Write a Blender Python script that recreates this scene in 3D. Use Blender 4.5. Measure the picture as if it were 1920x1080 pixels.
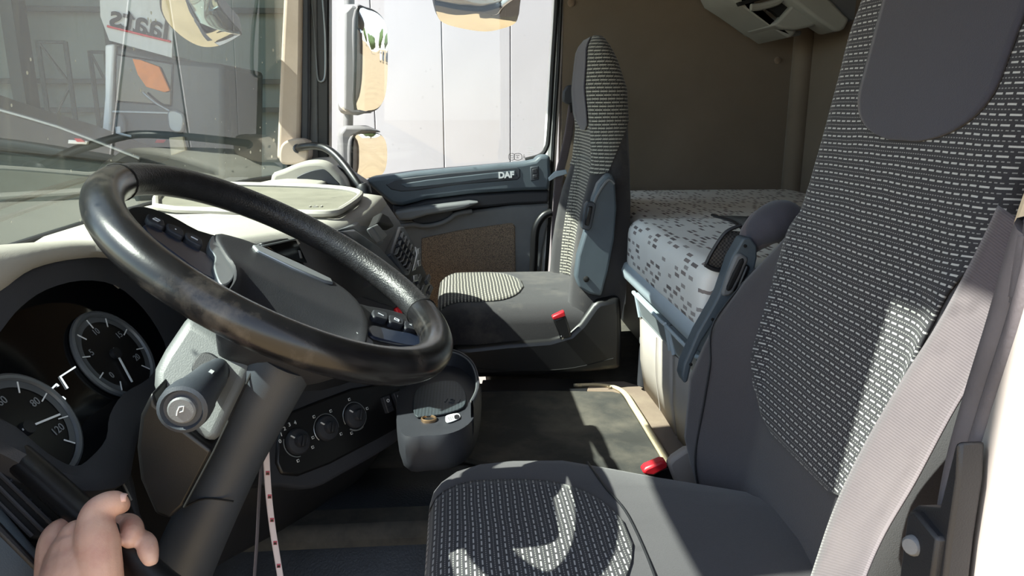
import bpy, bmesh, math, random
import numpy as np
from mathutils import Vector, Matrix

for o in list(bpy.data.objects): bpy.data.objects.remove(o, do_unlink=True)
scene = bpy.context.scene
COL = scene.collection

# ------------------------------------------------------------------ camera
F = 1386.0
CAM = np.array([-0.2, 0.0, 0.65])
_d = np.array([850 - 960, 206 - 540, F]); _d /= np.linalg.norm(_d)
_up = np.array([0, -_d[2], _d[1]]); _up /= np.linalg.norm(_up)
_y = np.cross(_up, _d)
RM = np.array([_d, _y, _up]).T            # cam(right,down,fwd) = RM @ world
cd = bpy.data.cameras.new('camera'); cam = bpy.data.objects.new('camera', cd); COL.objects.link(cam)
cd.sensor_width = 36; cd.lens = 36 * F / 1920; cd.clip_start = 0.02; cd.clip_end = 500
right, down, fwd = RM[0], RM[1], RM[2]
cam.matrix_world = Matrix(((right[0], -down[0], -fwd[0], CAM[0]), (right[1], -down[1], -fwd[1], CAM[1]),
                           (right[2], -down[2], -fwd[2], CAM[2]), (0, 0, 0, 1)))
scene.camera = cam

# ------------------------------------------------------------------ light
SUN_DIR = Vector((0.14, -0.90, -1.0)).normalized()
world = bpy.data.worlds.new('world'); scene.world = world; world.use_nodes = True
wn = world.node_tree.nodes; wl = world.node_tree.links
sky = wn.new('ShaderNodeTexSky'); sky.sky_type = 'NISHITA'; sky.sun_disc = False
sky.sun_elevation = math.asin(-SUN_DIR.z); sky.sun_rotation = math.atan2(-SUN_DIR.x, -SUN_DIR.y)
sky.air_density = 1.0; sky.dust_density = 0.2; sky.ozone_density = 1.5
hs = wn.new('ShaderNodeHueSaturation'); hs.inputs['Saturation'].default_value = 0.6
wl.new(sky.outputs[0], hs.inputs['Color']); wl.new(hs.outputs[0], wn['Background'].inputs[0]); wn['Background'].inputs[1].default_value = 0.18
sd = bpy.data.lights.new('sun', 'SUN'); sun = bpy.data.objects.new('sun', sd); COL.objects.link(sun)
sd.energy = 8.0; sd.angle = math.radians(0.6); sd.color = (1.0, 0.94, 0.84)
sun.rotation_euler = SUN_DIR.to_track_quat('-Z', 'Y').to_euler(); sun.location = (-3, 6, 8)
scene.view_settings.view_transform = 'Standard'; scene.view_settings.look = 'None'
scene.view_settings.gamma = 1.0; scene.view_settings.use_curve_mapping = False
scene.view_settings.exposure = 1.35

# ------------------------------------------------------------------ geometry helpers
def ray(px, py): return RM.T @ np.array([(px - 960) / F, (py - 540) / F, 1.0])
def at(px, py, x=None, y=None, z=None):
    """point of the cab seen at a photo pixel on the plane x=, y= or z="""
    v = ray(px, py)
    if x is not None: t = (x - CAM[0]) / v[0]
    elif y is not None: t = (y - CAM[1]) / v[1]
    else: t = (z - CAM[2]) / v[2]
    return Vector(CAM + t * v)
def atd(px, py, d): return Vector(CAM + d * ray(px, py))
def atp(px, py, P, n):
    v = Vector(ray(px, py)); n = Vector(n); c = Vector(CAM)
    return c + v * ((Vector(P) - c).dot(n) / v.dot(n))
def on(px, py, pl):
    if isinstance(pl, dict): return at(px, py, **pl)
    return atp(px, py, pl[0], pl[1])
def crom(pts, n=6, closed=False):
    pts = [Vector(p) for p in pts]; N = len(pts); out = []
    rng = range(N if closed else N - 1)
    for i in rng:
        if closed: a, b, c, d = pts[(i - 1) % N], pts[i], pts[(i + 1) % N], pts[(i + 2) % N]
        else: a, b, c, d = pts[max(i - 1, 0)], pts[i], pts[i + 1], pts[min(i + 2, N - 1)]
        for k in range(n):
            t = k / n
            out.append(0.5 * ((2 * b) + (c - a) * t + (2 * a - 5 * b + 4 * c - d) * t * t + (3 * b - a - 3 * c + d) * t ** 3))
    if not closed: out.append(pts[-1])
    return out
def sstep(x, a, b):
    t = min(1, max(0, (x - a) / (b - a))); return t * t * (3 - 2 * t)
def lerp(a, b, t): return a + (b - a) * t
def interp(z, tab):
    if z <= tab[0][0]: return tab[0][1]
    for (a, va), (b, vb) in zip(tab, tab[1:]):
        if z <= b: return lerp(va, vb, (z - a) / (b - a))
    return tab[-1][1]

def root(name, label, cat, loc, group=None, kind=None):
    o = bpy.data.objects.new(name, None); COL.objects.link(o); o.location = Vector(loc)
    o.empty_display_size = 0.05
    if kind: o['kind'] = kind
    if label: o['label'] = label
    if cat: o['category'] = cat
    if group: o['group'] = group
    bpy.context.view_layer.update()
    return o
def wloc(o):
    p = Vector((0, 0, 0))
    while o: p += o.location; o = o.parent
    return p
def tag(o, label=None, cat=None, group=None, kind=None):
    if label: o['label'] = label
    if cat: o['category'] = cat
    if group: o['group'] = group
    if kind: o['kind'] = kind
    return o
def mk(name, verts, faces, mat, parent=None, smooth=True, uv=None, bevel=0, seg=2, sub=0, solid=0, sharp=40, label=None, kind=None, solid_off=-1):
    verts = [Vector(v) for v in verts]
    lo = Vector((min(v.x for v in verts), min(v.y for v in verts), min(v.z for v in verts)))
    hi = Vector((max(v.x for v in verts), max(v.y for v in verts), max(v.z for v in verts)))
    c = (lo + hi) / 2
    me = bpy.data.meshes.new(name)
    me.from_pydata([tuple(v - c) for v in verts], [], faces)
    if uv:
        l = me.uv_layers.new(name='UVMap')
        for lp in me.loops: l.data[lp.index].uv = uv[lp.vertex_index]
    bm = bmesh.new(); bm.from_mesh(me)
    if not solid: bmesh.ops.recalc_face_normals(bm, faces=bm.faces)
    bm.to_mesh(me); bm.free()
    if smooth:
        me.polygons.foreach_set('use_smooth', [True] * len(me.polygons))
        if not sub: me.set_sharp_from_angle(angle=math.radians(sharp))
    o = bpy.data.objects.new(name, me); COL.objects.link(o)
    if mat: me.materials.append(mat)
    o.location = c - wloc(parent) if parent else c
    if parent: o.parent = parent
    if solid:
        m = o.modifiers.new('solid', 'SOLIDIFY'); m.thickness = solid; m.offset = solid_off
    if bevel:
        m = o.modifiers.new('bevel', 'BEVEL'); m.width = bevel; m.segments = seg; m.limit_method = 'ANGLE'; m.angle_limit = math.radians(35)
        me.polygons.foreach_set('use_smooth', [True] * len(me.polygons))
        m.harden_normals = False
    if sub:
        m = o.modifiers.new('sub', 'SUBSURF'); m.levels = sub; m.render_levels = sub
    if label: o['label'] = label
    if kind: o['kind'] = kind
    return o
def prism(name, pts, ext, mat, parent=None, bevel=0.004, seg=2, **k):
    """closed outline of 3-D points, given thickness along the vector ext"""
    pts = [Vector(p) for p in pts]; ext = Vector(ext); n = len(pts)
    f = [list(range(n)), list(range(2 * n - 1, n - 1, -1))] + [[i, (i + 1) % n, n + (i + 1) % n, n + i] for i in range(n)]
    return mk(name, pts + [p + ext for p in pts], f, mat, parent, bevel=bevel, seg=seg, **k)
def pxprism(name, px, pl, ext, mat, parent=None, bevel=0.004, sm=0, **k):
    pts = [on(a, b, pl) for a, b in px]
    if sm: pts = crom(pts, sm, True)
    return prism(name, pts, ext, mat, parent, bevel, **k)
def box(name, lo, hi, mat, parent=None, bevel=0.004, **k):
    (a, b, c), (d, e, f) = lo, hi
    return prism(name, [(a, b, c), (d, b, c), (d, e, c), (a, e, c)], (0, 0, f - c), mat, parent, bevel, **k)
def obox(name, c, ax, size, mat, parent=None, bevel=0.002, **k):
    """box centred at c; ax = two direction vectors"""
    c = Vector(c); u = Vector(ax[0]).normalized(); w = Vector(ax[1]); w = (w - u * w.dot(u)).normalized(); n = u.cross(w)
    u, w, n = u * size[0] / 2, w * size[1] / 2, n * size[2]
    b = c - n / 2
    return prism(name, [b - u - w, b + u - w, b + u + w, b - u + w], n, mat, parent, bevel, **k)
def frames(P, closed):
    N = len(P); T = []
    for i in range(N):
        a = P[(i - 1) % N] if closed or i > 0 else P[i]; b = P[(i + 1) % N] if closed or i < N - 1 else P[i]
        T.append((b - a).normalized())
    ref = Vector((0, 0, 1)) if abs(T[0].z) < .9 else Vector((1, 0, 0))
    u = (ref - T[0] * ref.dot(T[0])).normalized(); U = []
    for t in T:
        u = (u - t * u.dot(t)).normalized(); U.append(u.copy())
    return T, U
def tube(name, pts, r, mat, parent=None, closed=False, seg=12, res=6, flat=1.0, cap=True, up=None, **k):
    P = crom(pts, res, closed) if res > 1 else [Vector(p) for p in pts]
    T, U = frames(P, closed); N = len(P); v = []; uv = []; L = 0
    for i, p in enumerate(P):
        rr = r if not isinstance(r, (list, tuple)) else interp(i / (N - 1) * (len(r) - 1), list(enumerate(r)))
        u = U[i]
        if up is not None: u = Vector(up); u = (u - T[i] * u.dot(T[i])).normalized()
        w = T[i].cross(u)
        if i: L += (P[i] - P[i - 1]).length
        for j in range(seg):
            a = 2 * math.pi * j / seg; v.append(p + u * rr * flat * math.cos(a) + w * rr * math.sin(a)); uv.append((L, j / seg * .1))
    f = [[i * seg + j, i * seg + (j + 1) % seg, ((i + 1) % N) * seg + (j + 1) % seg, ((i + 1) % N) * seg + j] for i in range(N if closed else N - 1) for j in range(seg)]
    if cap and not closed: f += [list(range(seg))[::-1], list(range((N - 1) * seg, N * seg))]
    return mk(name, v, f, mat, parent, uv=uv, **k)
def ribbon(name, pts, side, w, mat, parent=None, th=0.0015, res=6, **k):
    """flat strap along pts; side = width direction(s)"""
    P = crom(pts, res); v = []; uv = []; L = 0; N = len(P)
    S = side if isinstance(side, list) else [side] * len(pts); S = crom(S, res) if len(S) > 1 else S
    for i, p in enumerate(P):
        s = Vector(S[i]).normalized() * w / 2
        if i: L += (P[i] - P[i - 1]).length
        for q in range(5):
            v.append(p + s * (q / 2 - 1)); uv.append((q / 4 * w, L))
    f = [[i * 5 + q, i * 5 + q + 1, i * 5 + q + 6, i * 5 + q + 5] for i in range(N - 1) for q in range(4)]
    return mk(name, v, f, mat, parent, uv=uv, solid=th, solid_off=0, **k)
def loft(name, rings, mat, parent=None, cap=True, uv=None, **k):
    n = len(rings[0]); v = [p for r in rings for p in r]
    f = [[i * n + j, i * n + (j + 1) % n, (i + 1) * n + (j + 1) % n, (i + 1) * n + j] for i in range(len(rings) - 1) for j in range(n)]
    if cap: f += [list(range(n))[::-1], list(range((len(rings) - 1) * n, len(rings) * n))]
    return mk(name, v, f, mat, parent, uv=uv, **k)
def grid(name, rows, mat, parent=None, solid=0, uvs=None, **k):
    n = len(rows[0]); v = [p for r in rows for p in r]
    f = [[i * n + j, i * n + j + 1, (i + 1) * n + j + 1, (i + 1) * n + j] for i in range(len(rows) - 1) for j in range(n - 1)]
    uv = [q for r in uvs for q in r] if uvs else None
    return mk(name, v, f, mat, parent, uv=uv, solid=solid, **k)
def revolve(name, prof, O, axis, mat, parent=None, seg=24, **k):
    """prof = [(radius, height along axis)]"""
    O = Vector(O); A = Vector(axis).normalized(); U = A.orthogonal().normalized(); W = A.cross(U)
    rings = [[O + A * h + (U * math.cos(2 * math.pi * j / seg) + W * math.sin(2 * math.pi * j / seg)) * max(r, 1e-4) for j in range(seg)] for r, h in prof]
    return loft(name, rings, mat, parent, **k)
def arc(O, U, W, r, a0, a1, n=24):
    O = Vector(O); U = Vector(U); W = Vector(W)
    return [O + U * r * math.cos(lerp(a0, a1, i / n)) + W * r * math.sin(lerp(a0, a1, i / n)) for i in range(n + 1)]
def text(name, s, O, U, W, size, mat, parent=None, ext=0.0006, mirror=False, align='CENTER', shear=0, bold=0, **k):
    cu = bpy.data.curves.new(name, 'FONT'); cu.body = s; cu.size = 1; cu.extrude = 0.01; cu.align_x = align; cu.align_y = 'CENTER'; cu.shear = shear; cu.offset = bold; cu.resolution_u = 4
    t = bpy.data.objects.new(name, cu); COL.objects.link(t); bpy.context.view_layer.update()
    me = bpy.data.meshes.new_from_object(t.evaluated_get(bpy.context.evaluated_depsgraph_get()))
    bpy.data.objects.remove(t); bpy.data.curves.remove(cu)
    U = Vector(U).normalized(); W = Vector(W); W = (W - U * W.dot(U)).normalized(); n = U.cross(W); O = Vector(O)
    vs = [O + U * (-v.co.x if mirror else v.co.x) * size + W * v.co.y * size + n * (v.co.z / 0.01) * ext for v in me.vertices]
    fs = [list(p.vertices) for p in me.polygons]; bpy.data.meshes.remove(me)
    return mk(name, vs, fs, mat, parent, smooth=False, **k)

# ------------------------------------------------------------------ materials
def lin(c): 
    c = c / 255.0; return c / 12.92 if c <= 0.04045 else ((c + 0.055) / 1.055) ** 2.4
def rgb(r, g, b): return (lin(r), lin(g), lin(b), 1)
class NT:
    def __init__(s, name):
        s.m = bpy.data.materials.new(name); s.m.use_nodes = True; s.t = s.m.node_tree; s.n = s.t.nodes; s.b = s.n['Principled BSDF']
    def new(s, t, **k):
        n = s.n.new(t)
        for a, b in k.items(): setattr(n, a, b)
        return n
    def put(s, sock, v):
        if isinstance(v, bpy.types.NodeSocket): s.t.links.new(v, sock)
        else: sock.default_value = v
    def math(s, op, a, b=0.0, c=0.0, clamp=False):
        n = s.new('ShaderNodeMath', operation=op, use_clamp=clamp); s.put(n.inputs[0], a); s.put(n.inputs[1], b); s.put(n.inputs[2], c); return n.outputs[0]
    def mix(s, f, a, b):
        n = s.new('ShaderNodeMix', data_type='RGBA'); s.put(n.inputs[0], f); s.put(n.inputs[6], a); s.put(n.inputs[7], b); return n.outputs[2]
    def noise(s, vec, scale, detail=4, rough=.55):
        n = s.new('ShaderNodeTexNoise'); s.t.links.new(vec, n.inputs['Vector']); n.inputs['Scale'].default_value = scale; n.inputs['Detail'].default_value = detail; n.inputs['Roughness'].default_value = rough; return n.outputs[0]
    def ramp(s, v, a, b):
        n = s.new('ShaderNodeMapRange', clamp=True); s.put(n.inputs[0], v); n.inputs[1].default_value = a; n.inputs[2].default_value = b; return n.outputs[0]
    def obj(s): return s.new('ShaderNodeTexCoord').outputs['Object']
    def uv(s):
        u = s.new('ShaderNodeTexCoord').outputs['UV']; x = s.new('ShaderNodeSeparateXYZ'); s.t.links.new(u, x.inputs[0]); return x.outputs[0], x.outputs[1], u
    def bump(s, h, strength=.3, dist=.001):
        n = s.new('ShaderNodeBump'); n.inputs['Strength'].default_value = strength; n.inputs['Distance'].default_value = dist; s.put(n.inputs['Height'], h); s.t.links.new(n.outputs[0], s.b.inputs['Normal'])
MATS = {}
def M(name, c, rough=.6, metal=0, var=.10, ns=14, bump=0, bs=900, spec=.5, dirt=None, coat=0, sheen=0, alpha=None):
    if name in MATS: return MATS[name]
    t = NT(name); o = t.obj(); base = rgb(*c)
    nz = t.ramp(t.noise(o, ns, 5), .3, .7)
    lo = tuple(v * (1 - var) for v in base[:3]) + (1,); hi = tuple(min(1, v * (1 + var)) for v in base[:3]) + (1,)
    col = t.mix(nz, lo, hi)
    if dirt:
        dn = t.ramp(t.noise(o, dirt[2], 6, .65), dirt[3], dirt[3] + .2); col = t.mix(t.math('MULTIPLY', dn, dirt[1]), col, rgb(*dirt[0]))
    t.put(t.b.inputs['Base Color'], col)
    t.put(t.b.inputs['Roughness'], t.ramp(t.noise(o, ns * 2, 3), -1.0 + 0, 2.0) if False else rough)
    t.b.inputs['Metallic'].default_value = metal; t.b.inputs['Specular IOR Level'].default_value = spec
    t.b.inputs['Coat Weight'].default_value = coat; t.b.inputs['Coat Roughness'].default_value = .1
    t.b.inputs['Sheen Weight'].default_value = sheen
    if bump: t.bump(t.noise(o, bs, 2), bump, .0008)
    MATS[name] = t.m; return t.m
def glass(name, tint, k, rough=0.0, dirt=0):
    t = NT(name); tr = t.new('ShaderNodeBsdfTransparent'); tr.inputs[0].default_value = tint
    gl = t.new('ShaderNodeBsdfGlossy'); gl.inputs['Roughness'].default_value = rough; gl.inputs['Color'].default_value = (1, 1, 1, 1)
    lw = t.new('ShaderNodeLayerWeight'); lw.inputs['Blend'].default_value = .5
    fac = t.math('MULTIPLY', t.math('ADD', .04, t.math('MULTIPLY', t.math('POWER', lw.outputs['Facing'], 5.0), .96)), k, clamp=True)
    mx = t.new('ShaderNodeMixShader'); t.put(mx.inputs[0], fac); t.t.links.new(tr.outputs[0], mx.inputs[1]); t.t.links.new(gl.outputs[0], mx.inputs[2])
    out = mx.outputs[0]
    if dirt:
        o = t.obj(); df = t.new('ShaderNodeBsdfDiffuse'); df.inputs[0].default_value = rgb(225, 225, 215)
        vo = t.new('ShaderNodeTexVoronoi'); vo.inputs['Scale'].default_value = 34; t.t.links.new(o, vo.inputs['Vector'])
        w = t.noise(o, 9, 3)
        spot = t.math('MULTIPLY', t.math('LESS_THAN', vo.outputs['Distance'], t.math('MULTIPLY', t.ramp(w, .45, .72), .20)), .7)
        mp = t.new('ShaderNodeMapping'); mp.inputs['Scale'].default_value = (40, 40, 3); t.t.links.new(o, mp.inputs[0])
        st = t.math('MULTIPLY', t.ramp(t.noise(mp.outputs[0], 1, 4), .55, .85), .16)
        film = t.math('MULTIPLY', t.ramp(t.noise(o, 4, 4), .3, .8), .10)
        a = t.math('MULTIPLY', t.math('ADD', t.math('ADD', spot, st), film, clamp=True), dirt, clamp=True)
        m2 = t.new('ShaderNodeMixShader'); t.put(m2.inputs[0], a); t.t.links.new(out, m2.inputs[1]); t.t.links.new(df.outputs[0], m2.inputs[2]); out = m2.outputs[0]
    t.t.links.new(out, t.n['Material Output'].inputs[0]); MATS[name] = t.m; return t.m
def weave(name, base, dash, row=.0096, length=.0125, duty=.7, thick=.20, second=.5, swap=False):
    """upholstery: rows of woven light dashes; u along the row, v across, metres"""
    t = NT(name); u, v, uvv = t.uv()
    if swap: u, v = v, u
    o = t.obj(); wob = t.math('MULTIPLY', t.math('SUBTRACT', t.noise(o, 9, 2), .5), .006)
    vv = t.math('DIVIDE', t.math('ADD', v, wob), row)
    r = t.math('FLOOR', vv); fr = t.math('FRACT', vv)
    wn = t.new('ShaderNodeTexWhiteNoise', noise_dimensions='1D'); t.put(wn.inputs['W'], r)
    uu = t.math('FRACT', t.math('ADD', t.math('DIVIDE', u, length), t.math('MULTIPLY', r, .5)))
    d1 = t.math('MULTIPLY', t.math('LESS_THAN', t.math('ABSOLUTE', t.math('SUBTRACT', fr, .5)), thick / 2), t.math('LESS_THAN', uu, duty))
    uu2 = t.math('FRACT', t.math('DIVIDE', u, length * .33))
    f2 = t.math('FRACT', t.math('ADD', vv, .5))
    d2 = t.math('MULTIPLY', t.math('MULTIPLY', t.math('LESS_THAN', t.math('ABSOLUTE', t.math('SUBTRACT', f2, .5)), thick * .3), t.math('LESS_THAN', uu2, .55)), second)
    d = t.math('MAXIMUM', d1, d2)
    nz = t.noise(o, 700, 3); col = t.mix(d, t.mix(nz, tuple(c * .6 for c in rgb(*base)[:3]) + (1,), tuple(c * 1.4 for c in rgb(*base)[:3]) + (1,)), t.mix(nz, rgb(*[c * .86 for c in dash]), rgb(*dash)))
    t.put(t.b.inputs['Base Color'], col); t.b.inputs['Roughness'].default_value = .95; t.b.inputs['Specular IOR Level'].default_value = .15; t.b.inputs['Sheen Weight'].default_value = .15
    t.bump(t.math('ADD', t.math('MULTIPLY', d, .8), t.math('ABSOLUTE', t.math('SUBTRACT', fr, .5))), .5, .001)
    MATS[name] = t.m; return t.m
def fabric(name, c, var=.25, sheen=.25, dirt=None):
    t = NT(name); o = t.obj(); b = rgb(*c)
    n1 = t.noise(o, 900, 3); n2 = t.ramp(t.noise(o, 6, 4), .25, .75)
    col = t.mix(n1, tuple(v * (1 - var) for v in b[:3]) + (1,), tuple(v * (1 + var) for v in b[:3]) + (1,))
    col = t.mix(t.math('MULTIPLY', n2, .25), col, tuple(min(1, v * 1.6 + .004) for v in b[:3]) + (1,))
    if dirt: col = t.mix(t.math('MULTIPLY', t.ramp(t.noise(o, dirt[1], 6, .7), .5, .72), dirt[2]), col, rgb(*dirt[0]))
    t.put(t.b.inputs['Base Color'], col); t.b.inputs['Roughness'].default_value = .95; t.b.inputs['Specular IOR Level'].default_value = .12; t.b.inputs['Sheen Weight'].default_value = sheen; t.b.inputs['Sheen Roughness'].default_value = .5
    t.bump(n1, .4, .0012); MATS[name] = t.m; return t.m
def mattress_mat():
    t = NT('printed_mattress_cover'); u, v, _ = t.uv(); W, H = .042, .0115
    vv = t.math('DIVIDE', v, H); r = t.math('FLOOR', vv); fv = t.math('FRACT', vv)
    wn = t.new('ShaderNodeTexWhiteNoise', noise_dimensions='1D'); t.put(wn.inputs['W'], r)
    uu = t.math('ADD', t.math('DIVIDE', u, W), wn.outputs['Value']); cu = t.math('FLOOR', uu); fu = t.math('FRACT', uu)
    cx = t.new('ShaderNodeCombineXYZ'); t.put(cx.inputs[0], cu); t.put(cx.inputs[1], r)
    w2 = t.new('ShaderNodeTexWhiteNoise', noise_dimensions='2D'); t.t.links.new(cx.outputs[0], w2.inputs['Vector'])
    cx3 = t.new('ShaderNodeCombineXYZ'); t.put(cx3.inputs[0], t.math('ADD', cu, 57.3)); t.put(cx3.inputs[1], t.math('ADD', r, 11.7))
    w3 = t.new('ShaderNodeTexWhiteNoise', noise_dimensions='2D'); t.t.links.new(cx3.outputs[0], w3.inputs['Vector'])
    ins = t.math('MULTIPLY', t.math('LESS_THAN', t.math('ABSOLUTE', t.math('SUBTRACT', fu, .5)), t.math('ADD', .22, t.math('MULTIPLY', w3.outputs['Value'], .14))), t.math('LESS_THAN', t.math('ABSOLUTE', t.math('SUBTRACT', fv, .5)), .3))
    ins = t.math('MULTIPLY', ins, t.math('GREATER_THAN', w2.outputs['Value'], .52))
    c = t.mix(t.math('GREATER_THAN', w3.outputs['Value'], .5), rgb(164, 157, 153), t.mix(t.math('GREATER_THAN', w3.outputs['Value'], .8), rgb(138, 128, 124), rgb(118, 110, 108)))
    n = t.ramp(t.noise(t.obj(), 5, 4), .3, .7)
    t.put(t.b.inputs['Base Color'], t.mix(ins, t.mix(n, rgb(226, 223, 217), rgb(236, 234, 229)), c))
    t.b.inputs['Roughness'].default_value = .9; t.b.inputs['Specular IOR Level'].default_value = .2; t.bump(t.noise(t.obj(), 500, 2), .2, .0008)
    MATS['mattress'] = t.m; return t.m
def emit(name, c, s):
    t = NT(name); t.b.inputs['Base Color'].default_value = rgb(*c); t.b.inputs['Emission Color'].default_value = rgb(*c); t.b.inputs['Emission Strength'].default_value = s; MATS[name] = t.m; return t.m

m_dash = M('pale_grey_dash_vinyl', (162, 158, 149), .65, bump=.25, bs=700, var=.05)
m_dashmat = M('fine_ribbed_grey_rubber', (120, 117, 104), .7, bump=.5, bs=500, var=.15)
m_dark = M('charcoal_plastic', (44, 46, 52), .55, bump=.25, bs=900)
m_darker = M('black_grained_plastic', (26, 27, 31), .5, bump=.25, bs=900)
m_black = M('black_plastic', (14, 14, 16), .4, bump=.1)
m_gloss = M('gloss_black', (8, 8, 10), .12, coat=.5, var=.02)
m_bezel = M('slate_bezel_plastic', (54, 59, 66), .5, bump=.2)
m_gap = M('dark_gap', (6, 6, 7), .8)
m_slate = M('slate_blue_grey_plastic', (74, 84, 92), .5, bump=.25, bs=800)
m_midgrey = M('mid_grey_plastic', (104, 106, 108), .55, bump=.25, bs=800)
m_silver = M('silver_trim', (150, 155, 158), .35, metal=.6, var=.04)
m_chrome = M('polished_metal', (200, 200, 200), .12, metal=1, var=.03)
m_steel = M('zinc_plated_steel', (150, 150, 146), .35, metal=.9)
m_pillar = M('warm_beige_pillar_trim', (176, 160, 146), .7, bump=.3, bs=500, var=.06)
m_rubber = M('black_rubber_seal', (18, 18, 20), .6, bump=.2)
m_sealgrey = M('grey_rubber_door_seal', (88, 84, 88), .65, bump=.5, bs=300, var=.2)
m_white = M('white_paint', (235, 236, 236), .3, coat=.4, var=.02)
m_whiteink = M('white_print', (225, 228, 230), .5, var=.02)
m_red = M('red_plastic', (196, 32, 44), .4, var=.05)
m_rim = M('worn_black_leather_rim', (24, 24, 26), .26, var=.35, ns=30, bump=.08, bs=400, dirt=((92, 86, 80), .55, 14, .52))
m_grip = M('perforated_black_leather', (36, 36, 38), .38, var=.3, ns=80, bump=1.0, bs=420)
m_hub = M('grained_hub_vinyl', (38, 39, 43), .5, bump=.35, bs=700)
m_spoke = M('blue_black_satin_plastic', (36, 44, 62), .3, var=.05)
m_col = M('column_shroud_plastic', (92, 95, 95), .5, bump=.3, bs=600, var=.08)
m_insert = weave('dashed_seat_weave', (60, 59, 62), (196, 195, 192))
m_insert2 = weave('ribbed_seat_weave', (48, 47, 47), (168, 164, 152), row=.0085, length=.02, duty=.9, thick=.4, second=.2)
m_fab = fabric('charcoal_seat_cloth', (70, 68, 71))
m_fabp = fabric('dusty_black_seat_cloth', (50, 49, 51), dirt=((112, 106, 98), 7, .4))
m_patch = fabric('slate_headrest_cloth', (66, 65, 73), var=.12)
m_fabsh = fabric('mauve_grey_seat_piping_cloth', (88, 80, 84), var=.2)
m_webb = None
m_bunkwall = fabric('brown_grey_trim_carpet', (106, 95, 83), var=.1, sheen=.1)
m_mattress = mattress_mat()
m_rail = M('pale_blue_grey_rail', (166, 178, 186), .45, var=.04)
m_drawer = M('beige_grey_panel', (158, 150, 144), .6, var=.08, ns=5)
m_drawerframe = M('grey_tray_plastic', (150, 158, 163), .45, var=.05)
m_carpet = fabric('brown_carpet', (112, 96, 82), var=.3, dirt=((160, 146, 124), 10, .3))
m_floormat = M('dusty_rubber_mat', (52, 52, 50), .85, var=.25, ns=7, bump=.3, bs=400, dirt=((104, 98, 88), .6, 5, .45))
m_vinyl = M('black_footwell_vinyl', (40, 44, 50), .45, bump=1.0, bs=260, var=.2)
m_upper = M('warm_grey_bunk_plastic', (140, 140, 134), .55, var=.05)
m_mesh = None
m_skin = None
m_winglass = glass('clear_side_glass', (.97, .98, .98, 1), .5, dirt=.08)
m_windscreen = glass('dusty_tinted_windscreen', (.70, .80, .78, 1), 2.0, dirt=1.0)
m_mirror = M('mirror_glass', (200, 206, 212), .02, metal=1, var=.005)
m_lens = M('dark_instrument_glass', (9, 10, 12), .08, coat=.6, var=.05)
m_glow = emit('display_white', (210, 220, 225), .55)
m_dial = M('dial_black', (12, 12, 14), .4)
m_dialring = M('dial_grey_ring', (92, 96, 100), .4, metal=.3)
# ================================================================== THE SETTING: cab shell
def S(o): o['kind'] = 'structure'; return o
XD, XP = 0.17, 2.2                      # inner faces, driver / passenger side
ROOF = 1.74
S(box('ceiling', (0.04, -1.25, ROOF), (2.3, 0.62, ROOF + .05), m_upper))
S(box('wall_back', (0.10, -1.20, -0.45), (2.3, -1.13, ROOF), m_bunkwall, bevel=0))
wr = S(prism('wall_right', [(XP, -1.13, -.45), (XP, -.345, -.45), (XP, -.345, ROOF), (XP, -1.13, ROOF)], (.07, 0, 0), m_bunkwall, bevel=0))
S(box('wall_left', (0.12, -1.13, -.45), (XD, -.40, ROOF), m_bunkwall, bevel=0))
S(box('wall_front', (0.14, .66, -.45), (2.25, .72, .44), m_darker, bevel=0))
S(box('trim_1', (0.06, .43, 1.61), (2.25, .585, ROOF), m_pillar, bevel=.01))          # header above the windscreen
S(box('trim_2', (0.04, -.40, 1.45), (.11, .58, ROOF), m_pillar, bevel=.01))          # header above the open driver's door
for (px, py, r) in ((1071, 5, .0085), (1458, 113, .0075), (1500, 250, .004)):         # press studs on the trim
    p = at(px, py, x=XP) if px < 1490 else at(1507, 258, y=-1.13)
    ax = (-1, 0, 0) if px < 1490 else (0, 1, 0)
    b = revolve('press_stud', [(r * 1.5, 0), (r * 1.5, .003), (r * 1.2, .006), (r * .5, .008), (0, .008)], p, ax, m_carpet, wr if px < 1490 else bpy.data.objects['wall_back'], seg=16)
# soft roll in the corner where side and back trim meet
S(tube('trim_3', [(XP - .012, -1.118, .38), (XP - .012, -1.118, .8), (XP - .012, -1.118, ROOF)], .035, m_bunkwall, res=3, seg=16))

# floor: engine tunnel top, footwells, carpet
fl = [(.86, .64, -.02), (.86, -1.13, -.02), (2.2, -1.13, -.02), (2.2, -.1, -.02), (1.50, .0, -.02), (1.50, .64, -.02)]
S(prism('floor', [(.92, .66, -.03), (.92, -1.13, -.03), (2.2, -1.13, -.03), (2.2, -.08, -.03), (1.60, -.08, -.03), (1.60, .66, -.03)], (0, 0, -.10), m_floormat, bevel=.02))
foot = S(grid('trim_4', [[(x, y, z) for y in np.linspace(-1.1, .66, 14)] for x, z in ((1.12, -.022), (1.02, -.024), (.96, -.035), (.91, -.07), (.86, -.14), (.80, -.22), (.72, -.30), (.62, -.33), (.14, -.34))], m_vinyl, solid=.02, sharp=80))
S(box('trim_5', (1.55, -.1, -.42), (2.2, .66, -.36), m_vinyl))

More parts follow.
